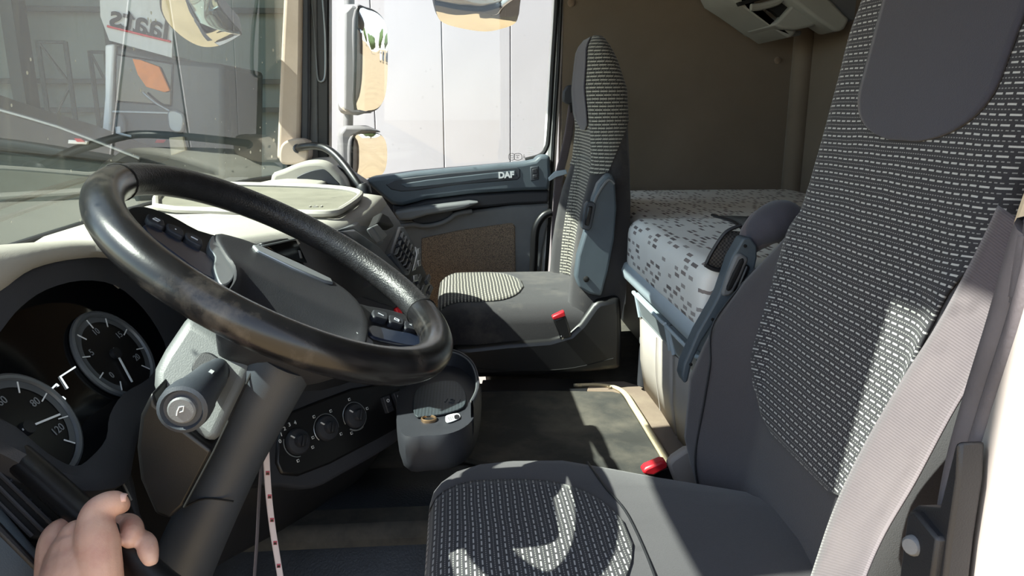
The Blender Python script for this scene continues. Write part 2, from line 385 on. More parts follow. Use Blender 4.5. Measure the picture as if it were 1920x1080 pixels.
# passenger side windscreen pillar
pil = root('trim_6', None, None, at(545, 300, x=2.15), kind='structure')
pxprism('pillar_trim', [(529, -160), (533, -40), (528, 60), (522, 200), (518, 300), (560, 302), (563, 250), (566, 100), (569, -160)], dict(x=2.12), (.1, 0, 0), m_pillar, pil, bevel=.012, seg=3)
pxprism('dark_edge', [(566, -160), (563, 250), (560, 300), (578, 305), (580, 200), (580, -160)], dict(x=2.13), (.08, 0, 0), m_dark, pil, bevel=.006)
pxprism('door_gap', [(577, -160), (577, 305), (596, 308), (594, 100), (592, -160)], dict(x=2.16), (.05, 0, 0), m_midgrey, pil, bevel=.004)
pxprism('black_cover', [(589, -160), (590, 60), (594, 310), (617, 318), (617, -160)], dict(x=2.17), (.06, 0, 0), m_black, pil, bevel=.006)
q = [at(a, b, x=2.155) for a, b in ((578, -60), (584, 0), (589, 60), (592, 110), (595, 145), (601, 153), (608, 147), (610, 120), (609, 60), (605, 0), (601, -60))]
tube('slot_edge', q, .0024, m_silver, pil, seg=8)
pxprism('pillar_foot', [(523, 296), (527, 272), (545, 261), (572, 262), (578, 280), (576, 300), (560, 308), (530, 308)], dict(x=2.08), (.08, 0, 0), m_pillar, pil, bevel=.015, seg=3, sm=3)
# driver side pillar and door aperture
S(prism('trim_7', [(.04, .50, .2), (.12, .55, .2), (.12, .48, ROOF), (.04, .44, ROOF)], (0, -.07, 0), m_pillar, bevel=.01))

# unseen sun visors, added to keep the sun off parts of the seats
for nm, x0, x1, zl, dy_, lb in (('added_sun_visor', .40, 1.115, .90, 0, 'unseen sun visor added to shade the driver seat'), ('added_sun_visor', 1.10, 2.02, 1.2, .014, 'unseen sun visor added to shade the passenger seat')):
    v_ = root(nm, lb, 'sun visor', ((x0 + x1) / 2, .45, ROOF - .1), 'added sun visors')
    box('visor_panel', (x0, .412 + dy_, zl), (x1, .423 + dy_, 1.60), m_upper, v_, bevel=.005)
    tube('visor_rod', [(x0 - .02, .418 + dy_, 1.605), (x1 + .02, .418 + dy_, 1.605)], .008, m_midgrey, v_, res=1)
# windscreen with its black edge
def ws(x, z):
    s = abs(x - 1.18) / .98
    return .655 - .012 * s - .125 * s ** 3.2 - .075 * (z - .46)
wsr = root('window_1', None, None, (1.18, .64, .46), kind='structure')
xs = [lerp(.12, 2.155, i / 24) for i in range(25)]; zs = [lerp(.44, 1.63, i / 8) for i in range(9)]
grid('windscreen_pane', [[(x, ws(x, z), z) for x in xs] for z in zs], m_windscreen, wsr, sharp=180)
tube('windscreen_seal', [(2.158, ws(2.158, z) - .004, z) for z in np.linspace(.44, 1.63, 8)], .009, m_rubber, wsr, res=2, seg=8)
tube('windscreen_seal', [(x, ws(x, .445) - .004, .452) for x in np.linspace(.2, 2.158, 16)], .007, m_rubber, wsr, res=2, seg=8)
# wiper resting along the lower edge
wp = root('windscreen_wiper', 'thin wiper arm resting along the lower edge of the windscreen', 'wiper', (1.2, .70, .47))
tube('wiper_arm', [(.80, .69, .49), (1.05, .715, .505), (1.35, .72, .52)], .006, m_black, wp, seg=8)
tube('wiper_blade', [(.95, .695, .485), (1.3, .70, .50), (1.62, .69, .50)], .004, m_rubber, wp, seg=6)
box('wiper_pivot', (.775, .675, .44), (.815, .71, .50), m_black, wp)

# ------------------------------------------------------------------ passenger door
dr = root('door_1', None, None, (2.2, .05, -.3), kind='structure')
XG = 2.245
wl_ = dict(x=XG)
pxprism('door_frame', [(1022, 292), (1048, -160), (1066, -160), (1060, 0), (1052, 160), (1042, 320), (1030, 480), (1022, 540), (1012, 540), (1022, 400)], dict(x=2.215), (.06, 0, 0), m_white, dr, bevel=.008)
tube('window_seal', [at(a, b, x=2.2) for a, b in ((1050, -160), (1044, 0), (1036, 130), (1029, 250), (1024, 278), (1012, 292), (985, 300))], .0075, m_rubber, dr, seg=8)
tube('window_seal', [at(a, b, x=2.2) for a, b in ((1058, -160), (1052, 0), (1046, 130), (1038, 260), (1030, 420), (1022, 540))], .006, m_rubber, dr, seg=8)
box('window_header', (2.2, -.36, 1.15), (2.26, .46, ROOF), m_pillar, dr)
up = dict(x=2.135)
pxprism('door_outer', [(600, 350), (690, 346), (800, 332), (980, 318), (1035, 308), (1010, 560), (700, 640), (600, 640)], dict(x=2.235), (.04, 0, 0), m_dark, dr)
pxprism('upper_panel', [(684, 338), (700, 333), (780, 322), (900, 312), (980, 305), (1003, 300), (1012, 291), (1032, 291), (1034, 330), (1030, 357), (980, 358), (880, 364), (800, 374), (755, 386), (735, 384), (715, 368), (695, 350)], up, (.09, 0, 0), m_slate, dr, bevel=.012, seg=3)
pxprism('name_panel', [(722, 346), (740, 336), (840, 324), (970, 313), (976, 317), (976, 333), (970, 338), (860, 347), (780, 358), (752, 360), (733, 356)], dict(x=2.133), (.02, 0, 0), m_bezel, dr, bevel=.004)
pxprism('name_inlay', [(750, 345), (800, 337), (900, 326), (966, 319), (970, 331), (900, 338), (800, 350), (762, 353)], dict(x=2.1315), (.01, 0, 0), m_slate, dr, bevel=.003)
o = at(949, 328.5, x=2.1300); text('brand_lettering', 'DAF', o, (0, -1, .045), (0, 0, 1), .026, m_whiteink, dr, bold=.05)
w = pxprism('window_switch', [(994, 313), (1010, 311), (1011, 337), (995, 340)], dict(x=2.132), (.02, 0, 0), m_bezel, dr, bevel=.003)
pxprism('switch_rocker', [(998, 317), (1007, 316), (1008, 325), (999, 326)], dict(x=2.129), (.012, 0, 0), m_dark, w, bevel=.002)
pxprism('switch_rocker', [(999, 328), (1008, 327), (1008, 334), (1000, 335)], dict(x=2.129), (.012, 0, 0), m_dark, w, bevel=.002)
pxprism('middle_band', [(735, 384), (755, 386), (800, 374), (880, 364), (980, 358), (1031, 357), (1029, 381), (960, 384), (880, 392), (800, 404), (752, 415), (738, 404)], dict(x=2.155), (.07, 0, 0), m_dark, dr, bevel=.008)
pxprism('armrest', [(738, 398), (770, 392), (830, 384), (880, 378), (900, 380), (870, 392), (850, 396), (800, 404), (770, 413), (748, 414)], dict(x=2.10), (.1, 0, 0), m_midgrey, dr, bevel=.01, seg=3)
pxprism('lower_panel', [(745, 412), (790, 408), (850, 400), (960, 385), (1030, 381), (1028, 420), (1018, 470), (1010, 545), (760, 640), (740, 600), (735, 480)], dict(x=2.165), (.07, 0, 0), m_midgrey, dr, bevel=.008)
h = pxprism('pull_handle', [(771, 410), (790, 401), (820, 396), (845, 395), (850, 399), (842, 408), (820, 416), (795, 420), (778, 417)], dict(x=2.145), (.03, 0, 0), m_darker, dr, bevel=.006, sm=3)
tube('pull_lip', [at(a, b, x=2.14) for a, b in ((752, 424), (775, 421), (795, 424), (822, 420), (842, 411), (856, 401), (885, 396))], .008, m_midgrey, h, seg=10)
t = NT('speaker_mesh'); ob = t.obj(); vo = t.new('ShaderNodeTexVoronoi'); vo.inputs['Scale'].default_value = 380; t.t.links.new(ob, vo.inputs['Vector'])
t.put(t.b.inputs['Base Color'], t.mix(t.math('GREATER_THAN', vo.outputs['Distance'], .42), rgb(80, 70, 64), rgb(140, 122, 104))); t.b.inputs['Roughness'].default_value = .85; t.bump(vo.outputs['Distance'], .6, .002)
m_mesh = t.m
pxprism('speaker_cloth', [(790, 447), (860, 432), (930, 422), (960, 418), (966, 424), (967, 530), (860, 580), (790, 600)], dict(x=2.160), (.02, 0, 0), m_mesh, dr, bevel=.004)
tube('door_tube', [at(a, b, x=2.13) for a, b in ((1034, 398), (1020, 404), (1008, 420), (1003, 440), (1001, 480), (999, 530), (997, 580))], .013, m_black, dr, seg=12)
# side glass
wi = root('window_2', None, None, (XG, 0, .4), kind='structure')
pxprism('side_pane', [(585, -170), (1053, -170), (1046, 0), (1026, 290), (1000, 320), (640, 345), (600, 330)], dict(x=2.243), (.005, 0, 0), m_winglass, wi, bevel=0)
stk = M('dark_print', (40, 42, 44), .6)
XS = 2.2405
for k_, (a, b) in enumerate((((955, 289), (964, 299)), ((965, 289), (977, 299)))):
    c = [at(a[0], a[1], x=XS), at(b[0], a[1], x=XS), at(b[0], b[1], x=XS), at(a[0], b[1], x=XS)]
    tube('pictogram', c, .0009, stk, wi, closed=True, res=3, seg=5)
tube('pictogram', [at(a, b, x=XS) for a, b in ((979, 299), (986, 299), (982.5, 289.5))], .0009, stk, wi, closed=True, res=1, seg=5)
for a, b, c_, d in ((957, 292, 962, 292), (957, 296, 962, 296), (967, 291.5, 974, 291.5), (968, 296, 973, 296), (969, 294, 971, 294), (982.5, 293, 982.5, 297)):
    tube('pictogram', [at(a, b, x=XS), at(c_, d, x=XS)], .0009, stk, wi, res=1, seg=5)
faint = M('faint_etch', (168, 170, 172), .6)
for r_ in range(4):
    tube('etched_mark', [at(990, 277 + r_ * 4, x=XS), at(1001, 276.6 + r_ * 4, x=XS)], .0007, faint, wi, res=1, seg=5)

# ------------------------------------------------------------------ driver's door aperture, right edge of the picture
ap = root('trim_8', None, None, (.17, -.32, -.3), kind='structure')
YB = -.30
seal = [(1990, 300), (1945, 430), (1895, 600), (1850, 740), (1815, 860), (1795, 960), (1782, 1080), (1772, 1200)]
def updown(l): return [l[0] + Vector((0, 0, .9))] + l + [l[-1] + Vector((0, 0, -.5))]
P = updown([at(a, b, y=YB) for a, b in seal])
tube('rubber_seal', P, .011, m_sealgrey, ap, seg=12)
P2 = [p + Vector((-.014, .006, 0)) for p in P]
tube('rubber_lip', P2, .007, m_sealgrey, ap, seg=10)
lip = [at(a, b, y=YB - .012) for a, b in ((1990, 250), (1932, 400), (1898, 520), (1868, 620), (1845, 700))]
tube('cream_flange', lip, .006, M('cream_flange_paint', (214, 196, 166), .6), ap, seg=8)
# white outer skin beside the seal
sk = [at(a, b, y=YB + .02) for a, b in ((2020, 420), (1975, 560), (1925, 700), (1895, 800), (1882, 860), (1890, 890), (1892, 930), (1880, 980), (1872, 1080), (1866, 1210))]
sk = updown(sk)
rows = [[p + Vector((-.0, 0, 0)) for p in sk], [p + Vector((-.03, -.02, 0)) for p in sk], [p + Vector((-.05, -.1, 0)) for p in sk], [p + Vector((-.055, -.5, 0)) for p in sk]]
grid('outer_skin', rows, m_white, ap, solid=.004, sharp=80)
rows = [[at(a, b, y=YB) + Vector((-.02, .012, 0)) for a, b in seal], [at(a + 60, b + 20, y=YB) + Vector((-.03, .012, 0)) for a, b in seal], [at(a + 110, b + 40, y=YB) + Vector((-.04, .0, 0)) for a, b in seal]]
grid('aperture_sill', [updown(r) for r in rows], M('pale_grey_painted_sill', (176, 170, 166), .45), ap, solid=.004, sharp=80)
# black B pillar cover behind the belt
rows = [[at(a - 12, b, y=YB) + Vector((0, -.015, 0)) for a, b in seal], [at(a - 12, b, y=YB) + Vector((.03, -.05, 0)) for a, b in seal], [at(a - 12, b, y=YB) + Vector((.035, -.22, 0)) for a, b in seal]]
grid('pillar_cover', [updown(r) for r in rows], m_darker, ap, solid=.004, sharp=80)
# bracket with bolt
br = pxprism('belt_bracket', [(1704, 958), (1716, 948), (1760, 952), (1790, 830), (1800, 828), (1796, 900), (1780, 1010), (1768, 1120), (1690, 1120), (1696, 1000)], dict(y=-.27), (0, -.015, 0), m_darker, ap, bevel=.006)
pxprism('bracket_face', [(1700, 962), (1714, 958), (1757, 1010), (1742, 1120), (1680, 1120)], dict(y=-.265), (0, -.01, 0), m_darker, ap, bevel=.002)
b0 = at(1711, 1023, y=-.264); bn = Vector((-.45, .85, .1)).normalized()
revolve('bolt', [(.006, -.004), (.006, .001), (.0045, .003), (0, .0032)], b0, bn, m_midgrey, br, seg=16)

# ================================================================== OUTSIDE
m_sand = M('sandy_yard', (150, 130, 98), .95, var=.12, ns=.6, bump=.1, bs=20)
g = S(mk('ground', [(-160, -400, -1.5), (160, -400, -1.5), (160, 80, -1.5), (-160, 80, -1.5)], [[0, 1, 2, 3]], m_sand)); g.name = 'floor_yard'
# white neighbouring box body, panel by panel
XT = 3.25
tr = root('white_box_body', 'white panelled box body parked right beside the passenger window', 'trailer', (XT + .2, -.3, -1.5))
m_panel = M('chalky_white_panel', (196, 198, 203), .5, var=.03, ns=3)
seams = [at(a, 200, x=XT).y for a in (1210, 1085, 957, 831, 702, 570)]
seams = [seams[0] + (seams[0] - seams[1])] + seams
for a, b in zip(seams, seams[1:]):
    lo, hi = min(a, b) + .0018, max(a, b) - .0018
    box('panel', (XT, lo, -.9), (XT + .03, hi, 2.7), m_panel, tr, bevel=.003)
box('body_core', (XT + .022, min(seams), -.95), (XT + .6, max(seams), 2.72), m_midgrey, tr)
box('bottom_frame', (XT + .01, min(seams) - .02, -1.05), (XT + .6, max(seams) + .02, -.9), m_dark, tr)
for yy in (min(seams) + .35, max(seams) - .35):
    revolve('tyre', [(.12, 0), (.25, 0), (.28, .03), (.28, .2), (.25, .23), (.12, .23)], (XT + .1, yy, -1.22), (1, 0, 0), m_black, tr)
# exterior mirrors on their arm
ma = root('mirror_assembly', 'tall exterior mirror above a smaller wide-angle mirror outside passenger window', 'mirror', at(660, 335, x=2.52))
def mirror(px_glass, px_shell, px_white, d, name, n):
    P0 = at(px_glass[0][0], px_glass[0][1], x=2.47)
    n = Vector(n).normalized(); g = [atp(a, b, P0, n) for a, b in px_glass]; g = crom(g, 4, True)
    c = sum(g, Vector()) / len(g)
    hs = prism(name + '_housing', [c + (p - c) * 1.07 - n * .004 for p in g], -n * d, m_midgrey, ma, bevel=.03, seg=4)
    prism('black_surround', [c + (p - c) * 1.05 - n * .002 for p in g], -n * .012, m_black, hs, bevel=.004)
    # slightly domed glass
    rings = []
    for k in range(7):
        s = 1 - k / 6 * .98; rings.append([c + (p - c) * s + n * (.003 + .0035 * (1 - s * s)) for p in g])
    loft('mirror_glass', rings, m_mirror, hs)
    return hs
nm = (-.66, -.745, -.062)
mirror([(671, 24), (690, 19), (712, 30), (724, 55), (726, 120), (722, 175), (710, 200), (690, 207), (668, 203), (668, 120)], None, None, .09, 'main_mirror', nm)
mirror([(664, 258), (680, 251), (710, 252), (722, 265), (725, 290), (722, 315), (712, 329), (690, 333), (664, 340), (661, 300)], None, None, .08, 'wide_mirror', (-.66, -.74, -.05))
pxprism('mirror_shell', [(636, 40), (645, 14), (664, 12), (670, 22), (667, 100), (664, 205), (650, 211), (636, 200), (632, 120)], dict(x=2.49), (.1, .02, 0), m_white, ma, bevel=.02, seg=3)
pxprism('mirror_side', [(646, 22), (660, 8), (676, 16), (670, 30), (667, 120), (667, 204), (700, 212), (660, 214), (645, 205)], dict(x=2.475), (.1, .02, 0), m_midgrey, ma, bevel=.01, seg=3)
pxprism('mirror_side', [(636, 250), (646, 236), (690, 236), (718, 248), (680, 250), (664, 258), (661, 340), (640, 330)], dict(x=2.475), (.09, .02, 0), m_midgrey, ma, bevel=.012, seg=3)
tube('mirror_arm', [at(655, -150, x=2.56), at(655, 20, x=2.56), at(653, 215, x=2.56), at(652, 260, x=2.56), at(650, 330, x=2.56)], .018, m_midgrey, ma, seg=10)
tube('mirror_arm', [at(655, -150, x=2.56), at(640, -170, x=2.45), at(600, -170, x=2.3)], .018, m_midgrey, ma, seg=10)
# kerb mirror above the door
km = root('kerb_mirror', 'shallow kerb mirror with pale sandy reflection above passenger window', 'mirror', at(893, -20, x=2.5))
def disc(px, P0, n, par, shell, back, bulge=.012):
    n = Vector(n).normalized(); g = crom([atp(a, b, P0, n) for a, b in px], 4, True); c = sum(g, Vector()) / len(g)
    prism('mirror_housing', [c + (p - c) * 1.05 - n * .002 for p in g], -n * back, shell, par, bevel=.02, seg=3)
    rings = []
    for k in range(7):
        s = 1 - k / 6 * .98; rings.append([c + (p - c) * s + n * (.003 + bulge * (1 - s * s)) for p in g])
    loft('mirror_glass', rings, m_mirror, par)
disc([(817, -10), (819, 25), (832, 42), (870, 53), (910, 58), (940, 53), (966, 42), (972, 20), (972, -20), (940, -50), (850, -50)], at(893, 40, x=2.40), (-.72, -.02, -.69), km, m_dark, .07)
tube('mirror_arm', [at(893, -50, x=2.48), at(893, -120, x=2.46), at(893, -200, x=2.3)], .02, m_dark, km)
fm = root('front_mirror', 'rounded front mirror with olive sandy reflection beyond windscreen top', 'mirror', at(380, -10, x=2.3))
disc([(303, 0), (305, 22), (318, 45), (345, 70), (378, 86), (412, 84), (446, 67), (449, 60), (430, 38), (408, 8), (395, -30), (340, -50), (305, -30)], at(400, 60, x=2.05), (-.75, -.25, -.62), fm, m_dark, .08, .03)
tube('mirror_arm', [at(360, -60, x=2.2), at(420, -150, x=2.2), at(500, -220, x=2.15)], .018, m_dark, fm)

# open shed across the yard, seen through the windscreen
sh = root('open_shed', 'open grey-green storage shed seen across the yard through the windscreen', 'building', (12, 5, -1.5))
m_shed = M('grey_green_cladding', (126, 140, 138), .8, var=.08, ns=.7)
m_post = M('dark_green_steel', (52, 66, 66), .6)
box('back_wall', (13.0, -1, -1.5), (13.1, 14, 5), m_shed, sh); box('roof', (4.6, -1.0, 4.6), (13.2, 14, 4.8), m_shed, sh)
box('side_wall', (5.0, 13.9, -1.5), (13, 14, 5), m_shed, sh); box('end_wall', (5.0, -1.0, -1.5), (13, -.9, 5), m_shed, sh)
for (x0, x1) in ((18, 42), (205, 217)):
    a, b = at(x0, 100, x=12.4), at(x1, 100, x=12.4)
    box('column', (12.3, min(a.y, b.y), -1.5), (12.7, max(a.y, b.y), 4.6), m_post, sh)
for (yy, th) in ((150, 8), (205, 6), (12, 7)):
    a, b = at(0, yy, x=12.6), at(200, yy, x=12.6)
    box('rail', (12.7, -.9, a.z - .05), (12.8, 13.9, a.z + .03), m_post, sh)
def rack(pl, pr, ptop, pbot, X, label):
    a, b, c, d = at(pl, ptop, x=X), at(pr, ptop + 2, x=X), at(pl + 12, pbot, x=X), at(pr + 12, pbot, x=X)
    r = root('storage_rack', label, 'rack', (X, (a.y + b.y) / 2, -1.5), 'rack frames in the shed')
    for p in (a, b): tube('upright', [(X, p.y, p.z), (X, p.y, -1.5)], .035, m_post, r, res=1, seg=6)
    n = 5; zs_ = [lerp(a.z, -1.45, i / n) for i in range(n + 1)]
    for i in range(n):
        ya, yb = (a.y, b.y) if i % 2 == 0 else (b.y, a.y)
        tube('brace', [(X, ya, zs_[i]), (X, yb, zs_[i + 1])], .02, m_post, r, res=1, seg=6)
    tube('cross_bar', [(X, a.y, a.z - .02), (X, b.y, a.z - .02)], .025, m_post, r, res=1, seg=6)
rack(70, 122, 76, 235, 11.5, 'tall braced steel rack frame in the shed, beside the truck')
rack(3, 48, 208, 280, 9.0, 'low braced steel rack frame at the left edge of the windscreen')
rack(168, 198, 95, 240, 12.0, 'farthest braced rack frame, half hidden behind the parked truck')
# banner with mirrored lettering
bn_ = root('banner', 'pale banner with reversed dark lettering and a red underline', 'banner', at(260, 60, x=7.6))
pl = dict(x=7.6)
pxprism('banner_sheet', [(185, -90), (330, -80), (322, 108), (205, 76), (188, 30)], pl, (.03, 0, 0), M('banner_grey', (196, 200, 200), .7, var=.04), bn_, bevel=0)
uvec = (at(315, 60, x=7.59) - at(205, 34, x=7.59)); wv = at(262, 15, x=7.59) - at(258, 60, x=7.59)
text('banner_lettering', 'laats', at(262, 43, x=7.585), uvec, wv, .315, M('banner_black', (24, 28, 28), .7), bn_, ext=.004, mirror=True, bold=.015)
tube('red_underline', [at(201, 49, x=7.585), at(320, 78, x=7.585)], .011, m_red, bn_, res=1, seg=6)
# parked truck in the shed
pt = root('parked_truck', 'dark parked truck front with white corner pillar and orange panel', 'truck', (7.6, 2.6, -1.5))
m_truck = M('dark_grey_paint', (58, 66, 68), .4);  # even dark grey cab colour
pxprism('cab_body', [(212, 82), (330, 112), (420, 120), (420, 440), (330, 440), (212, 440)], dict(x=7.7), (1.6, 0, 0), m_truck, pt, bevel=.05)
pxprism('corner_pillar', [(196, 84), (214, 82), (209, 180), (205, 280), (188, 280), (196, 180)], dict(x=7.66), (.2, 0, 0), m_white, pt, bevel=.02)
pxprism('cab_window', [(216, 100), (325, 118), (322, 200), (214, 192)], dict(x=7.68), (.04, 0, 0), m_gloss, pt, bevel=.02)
pxprism('orange_panel', [(248, 110), (262, 112), (298, 125), (318, 170), (308, 173), (274, 163), (258, 140)], dict(x=7.64), (.03, 0, 0), M('orange_paint', (226, 128, 40), .5), pt, bevel=.005)
pxprism('chrome_strip', [(210, 207), (322, 210), (322, 214), (210, 211)], dict(x=7.66), (.04, 0, 0), m_silver, pt, bevel=.004)
pxprism('headlamp', [(316, 205), (342, 212), (345, 235), (338, 250), (318, 245), (313, 225)], dict(x=7.64), (.06, 0, 0), m_silver, pt, bevel=.02, sm=2)
pxprism('lamp_ring', [(214, 225), (222, 212), (232, 222), (234, 245), (228, 268), (216, 262)], dict(x=7.64), (.06, 0, 0), m_midgrey, pt, bevel=.02, sm=2)
pxprism('white_marker', [(216, 238), (225, 237), (227, 270), (218, 271)], dict(x=7.60), (.03, 0, 0), m_white, pt, bevel=.004)
tube('lamp_stalk', [at(222, 250, x=7.58), at(246, 256, x=7.58)], .012, m_white, pt, res=1)
tube('wiper', [at(268, 173, x=7.62), at(290, 192, x=7.62), at(318, 208, x=7.62)], .012, m_silver, pt, res=3)
pxprism('cream_step', [(316, 258), (342, 256), (348, 282), (320, 292)], dict(x=7.62), (.06, 0, 0), M('cream_paint', (224, 208, 176), .6), pt, bevel=.01)
pxprism('red_reflector', [(293, 262), (310, 262), (306, 268), (290, 268)], dict(x=7.62), (.03, 0, 0), m_red, pt, bevel=.004)
revolve('tyre', [(.2, 0), (.45, 0), (.5, .05), (.5, .25), (.45, .3), (.2, .3)], (7.75, 3.0, -1.0), (1, 0, 0), m_black, pt)
# made-up dark sloping block for an unidentified band across the windscreen
rp = root('dark_band_block', 'made-up dark sloping block with red and white marker in front of the racks', 'ramp', (6.0, 2.9, -1.5))
pxprism('band_plate', [(-120, 165), (0, 206), (110, 238), (262, 297), (262, 312), (120, 296), (0, 286), (-120, 280)], dict(x=6.6), (.7, 0, 0), m_black, rp, bevel=.02)
tube('band_edge', [at(-120, 165, x=6.58), at(0, 206, x=6.58), at(110, 238, x=6.58), at(262, 297, x=6.58)], .016, m_silver, rp, res=2, seg=6)
pxprism('band_base', [(-120, 280), (0, 286), (120, 296), (262, 312), (262, 560), (-120, 560)], dict(x=6.7), (.6, 0, 0), m_post, rp, bevel=.02)
mk_ = pxprism('marker_white', [(128, 262), (164, 265), (162, 271), (127, 269)], dict(x=6.55), (.04, 0, 0), m_white, rp, bevel=.004)
pxprism('marker_red', [(138, 259), (152, 260), (158, 266), (144, 266)], dict(x=6.53), (.03, 0, 0), m_red, rp, bevel=.003)

# far edge of the yard, seen in the mirrors
random.seed(4)
m_leaf = M('far_foliage', (70, 88, 50), .9, var=.4, ns=2)
lab = ['large rounded tree', 'spreading tree', 'tall narrow tree', 'low bushy tree', 'broad dark tree', 'small round tree', 'leaning tree']
for i in range(7):
    cx, cy, r = -10 + i * 16 + random.uniform(-2, 2), -190 + random.uniform(-8, 8), random.uniform(4, 6)
    tt = root('tree', lab[i] + ' at the far edge of the yard behind the truck', 'tree', (cx, cy, -1.5), 'trees behind the truck')
    bm = bmesh.new(); bmesh.ops.create_icosphere(bm, subdivisions=3, radius=r)
    for v in bm.verts:
        s = 1 + .18 * math.sin(v.co.x * 2.1 + i) * math.cos(v.co.y * 1.7) + random.uniform(-.12, .12); v.co *= s; v.co.z *= .8
    vs = [Vector((cx, cy, r * .9)) + v.co for v in bm.verts]; fs = [[v.index for v in f.verts] for f in bm.faces]; bm.free()
    mk('crown', vs, fs, m_leaf, tt, sharp=180); tube('trunk', [(cx, cy, -1.5), (cx + .1, cy, 2)], .35, m_carpet, tt, res=2, seg=8)
tn = root('dark_tent', 'dark gabled tent standing in the sandy yard behind the truck', 'tent', (27, -100, -1.5))
prism('tent_roof', [(25, -100, 1.0), (29, -100, 1.0), (27, -100, 3.0)], (0, -5, 0), m_dark, tn, bevel=0)
prism('tent_wall', [(25.2, -100.1, -1.5), (28.8, -100.1, -1.5), (28.8, -100.1, 1.0), (25.2, -100.1, 1.0)], (0, -4.8, 0), m_midgrey, tn, bevel=0)
for i, (cx, mt, nm_) in enumerate(((12.5, m_white, 'white'), (16.0, m_slate, 'blue-grey'), (20.5, m_dark, 'dark'))):
    cr = root('parked_car', nm_ + ' car parked in the yard behind the truck', 'car', (cx, -80, -1.5), 'cars behind the truck')
    prism('car_body', [(cx - .9, -80, -1.2), (cx + .9, -80, -1.2), (cx + .9, -80, -.5), (cx + .75, -80, -.35), (cx + .6, -80, .1), (cx - .6, -80, .1), (cx - .75, -80, -.35), (cx - .9, -80, -.5)], (0, -4, 0), mt, cr, bevel=.1)
    prism('windscreen', [(cx - .65, -79.98, -.38), (cx + .65, -79.98, -.38), (cx + .52, -79.98, .02), (cx - .52, -79.98, .02)], (0, -.05, 0), m_gloss, cr, bevel=0)
    for dx in (-.75, .55): box('wheel', (cx + dx, -80.9, -1.5), (cx + dx + .2, -80.3, -.9), m_black, cr, bevel=.1)
# ================================================================== DASHBOARD
da = root('dashboard', 'pale grey truck dashboard with wrap-around centre stack and round instrument binnacle', 'dashboard', (1.1, .4, -.3))
# top pad from windscreen to the rear lip
def lip(x):      # plan of the rear edge of the top
    return interp(x, [(.12, .36), (.38, .38), (.45, .46), (.52, .58), (.62, .59), (.78, .57), (.86, .46), (.90, .34), (.955, .215), (1.02, .17), (1.15, .155), (1.45, .15), (1.58, .20), (1.66, .30), (1.78, .36), (2.16, .36)])
xs = sorted(set([lerp(.13, 2.15, i / 60) for i in range(61)] + [.93, .955, .98, 1.0, 1.02]))
rows = []
for s, dz in ((0, -.055), (0, -.02), (.02, -.004), (.07, .0), (.25, .004), (.5, .006), (.75, .0), (1, -.02)):
    r = []
    for x in xs:
        y0 = lip(x); y1 = ws(x, .45) - .004
        zt = interp(x, [(.12, .475), (.5, .468), (.85, .46), (1.0, .476), (1.4, .474), (1.62, .455), (2.16, .455)])
        r.append((x, lerp(y0, y1, s) + (.006 if dz == -.055 else 0), zt + dz))
    rows.append(r)
grid('top_pad', rows, m_dash, da, solid=.012, sharp=70)
prism('dash_end', [(.135, .36, .45), (.135, .62, .45), (.135, .64, -.33), (.135, .50, -.33), (.135, .44, .1)], (.03, 0, 0), m_dark, da, bevel=.006)
# raised tray on top of the centre module with ribbed mat
tz = .483
tray = crom([at(a, b, z=tz) for a, b in ((330, 352), (430, 349), (560, 352), (640, 357), (672, 366), (660, 380), (640, 394), (618, 402), (560, 402), (440, 398), (300, 390))], 3, True)
prism('tray_mat', tray, (0, 0, -.012), m_dashmat, da, bevel=.002)
ct = sum(tray, Vector()) / len(tray)
tube('tray_rim', [ct + (p - ct) * 1.03 + Vector((0, 0, .003)) for p in tray[::2]], .006, m_dash, da, closed=True, res=2, seg=8)
text('moulded_mark', '121', at(592, 387, z=tz + .001), (.0, -1, 0), (1, .2, 0), .02, m_dash, da, ext=.001)
# side pod at the passenger corner
pod = crom([at(a, b, x=1.95) for a, b in ((508, 330), (530, 318), (560, 306), (590, 302), (612, 306), (628, 320), (648, 345), (640, 372), (520, 372))], 3, True)
prism('corner_pod', pod, (.2, 0, 0), m_dash, da, bevel=.02, seg=4)
pxprism('pod_recess', [(556, 335), (575, 323), (600, 317), (612, 320), (628, 336), (636, 347), (600, 343)], dict(x=1.948), (.02, 0, 0), m_dark, da, bevel=.004, sm=3)
pxprism('pod_vent', [(598, 302), (616, 303), (645, 318), (684, 344), (690, 356), (650, 350), (630, 326)], dict(x=2.03), (.1, 0, 0), m_darker, da, bevel=.006)
pxprism('vent_vane', [(618, 312), (640, 322), (655, 334), (640, 334), (625, 322)], dict(x=2.026), (.01, 0, 0), m_dark, da, bevel=.003)
# passenger side face under the top
grid('passenger_fascia', [[(x, y + (0 if x > 1.7 else (1.7 - x) * -.8), z) for x in (1.56, 1.64, 1.75, 1.9, 2.15)] for y, z in ((.36, .42), (.34, .36), (.37, .2), (.45, .0), (.55, -.35))], m_dark, da, solid=.02, sharp=60)
# left fascia behind the wheel
grid('driver_fascia', [[(x, y + (.0 if x < .8 else (x - .8) * -.55), z) for x in (.2, .4, .6, .8, .92, .97)] for y, z in ((.60, .43), (.59, .34), (.56, .2), (.55, .05), (.60, -.33))], m_darker, da, solid=.02, sharp=60)
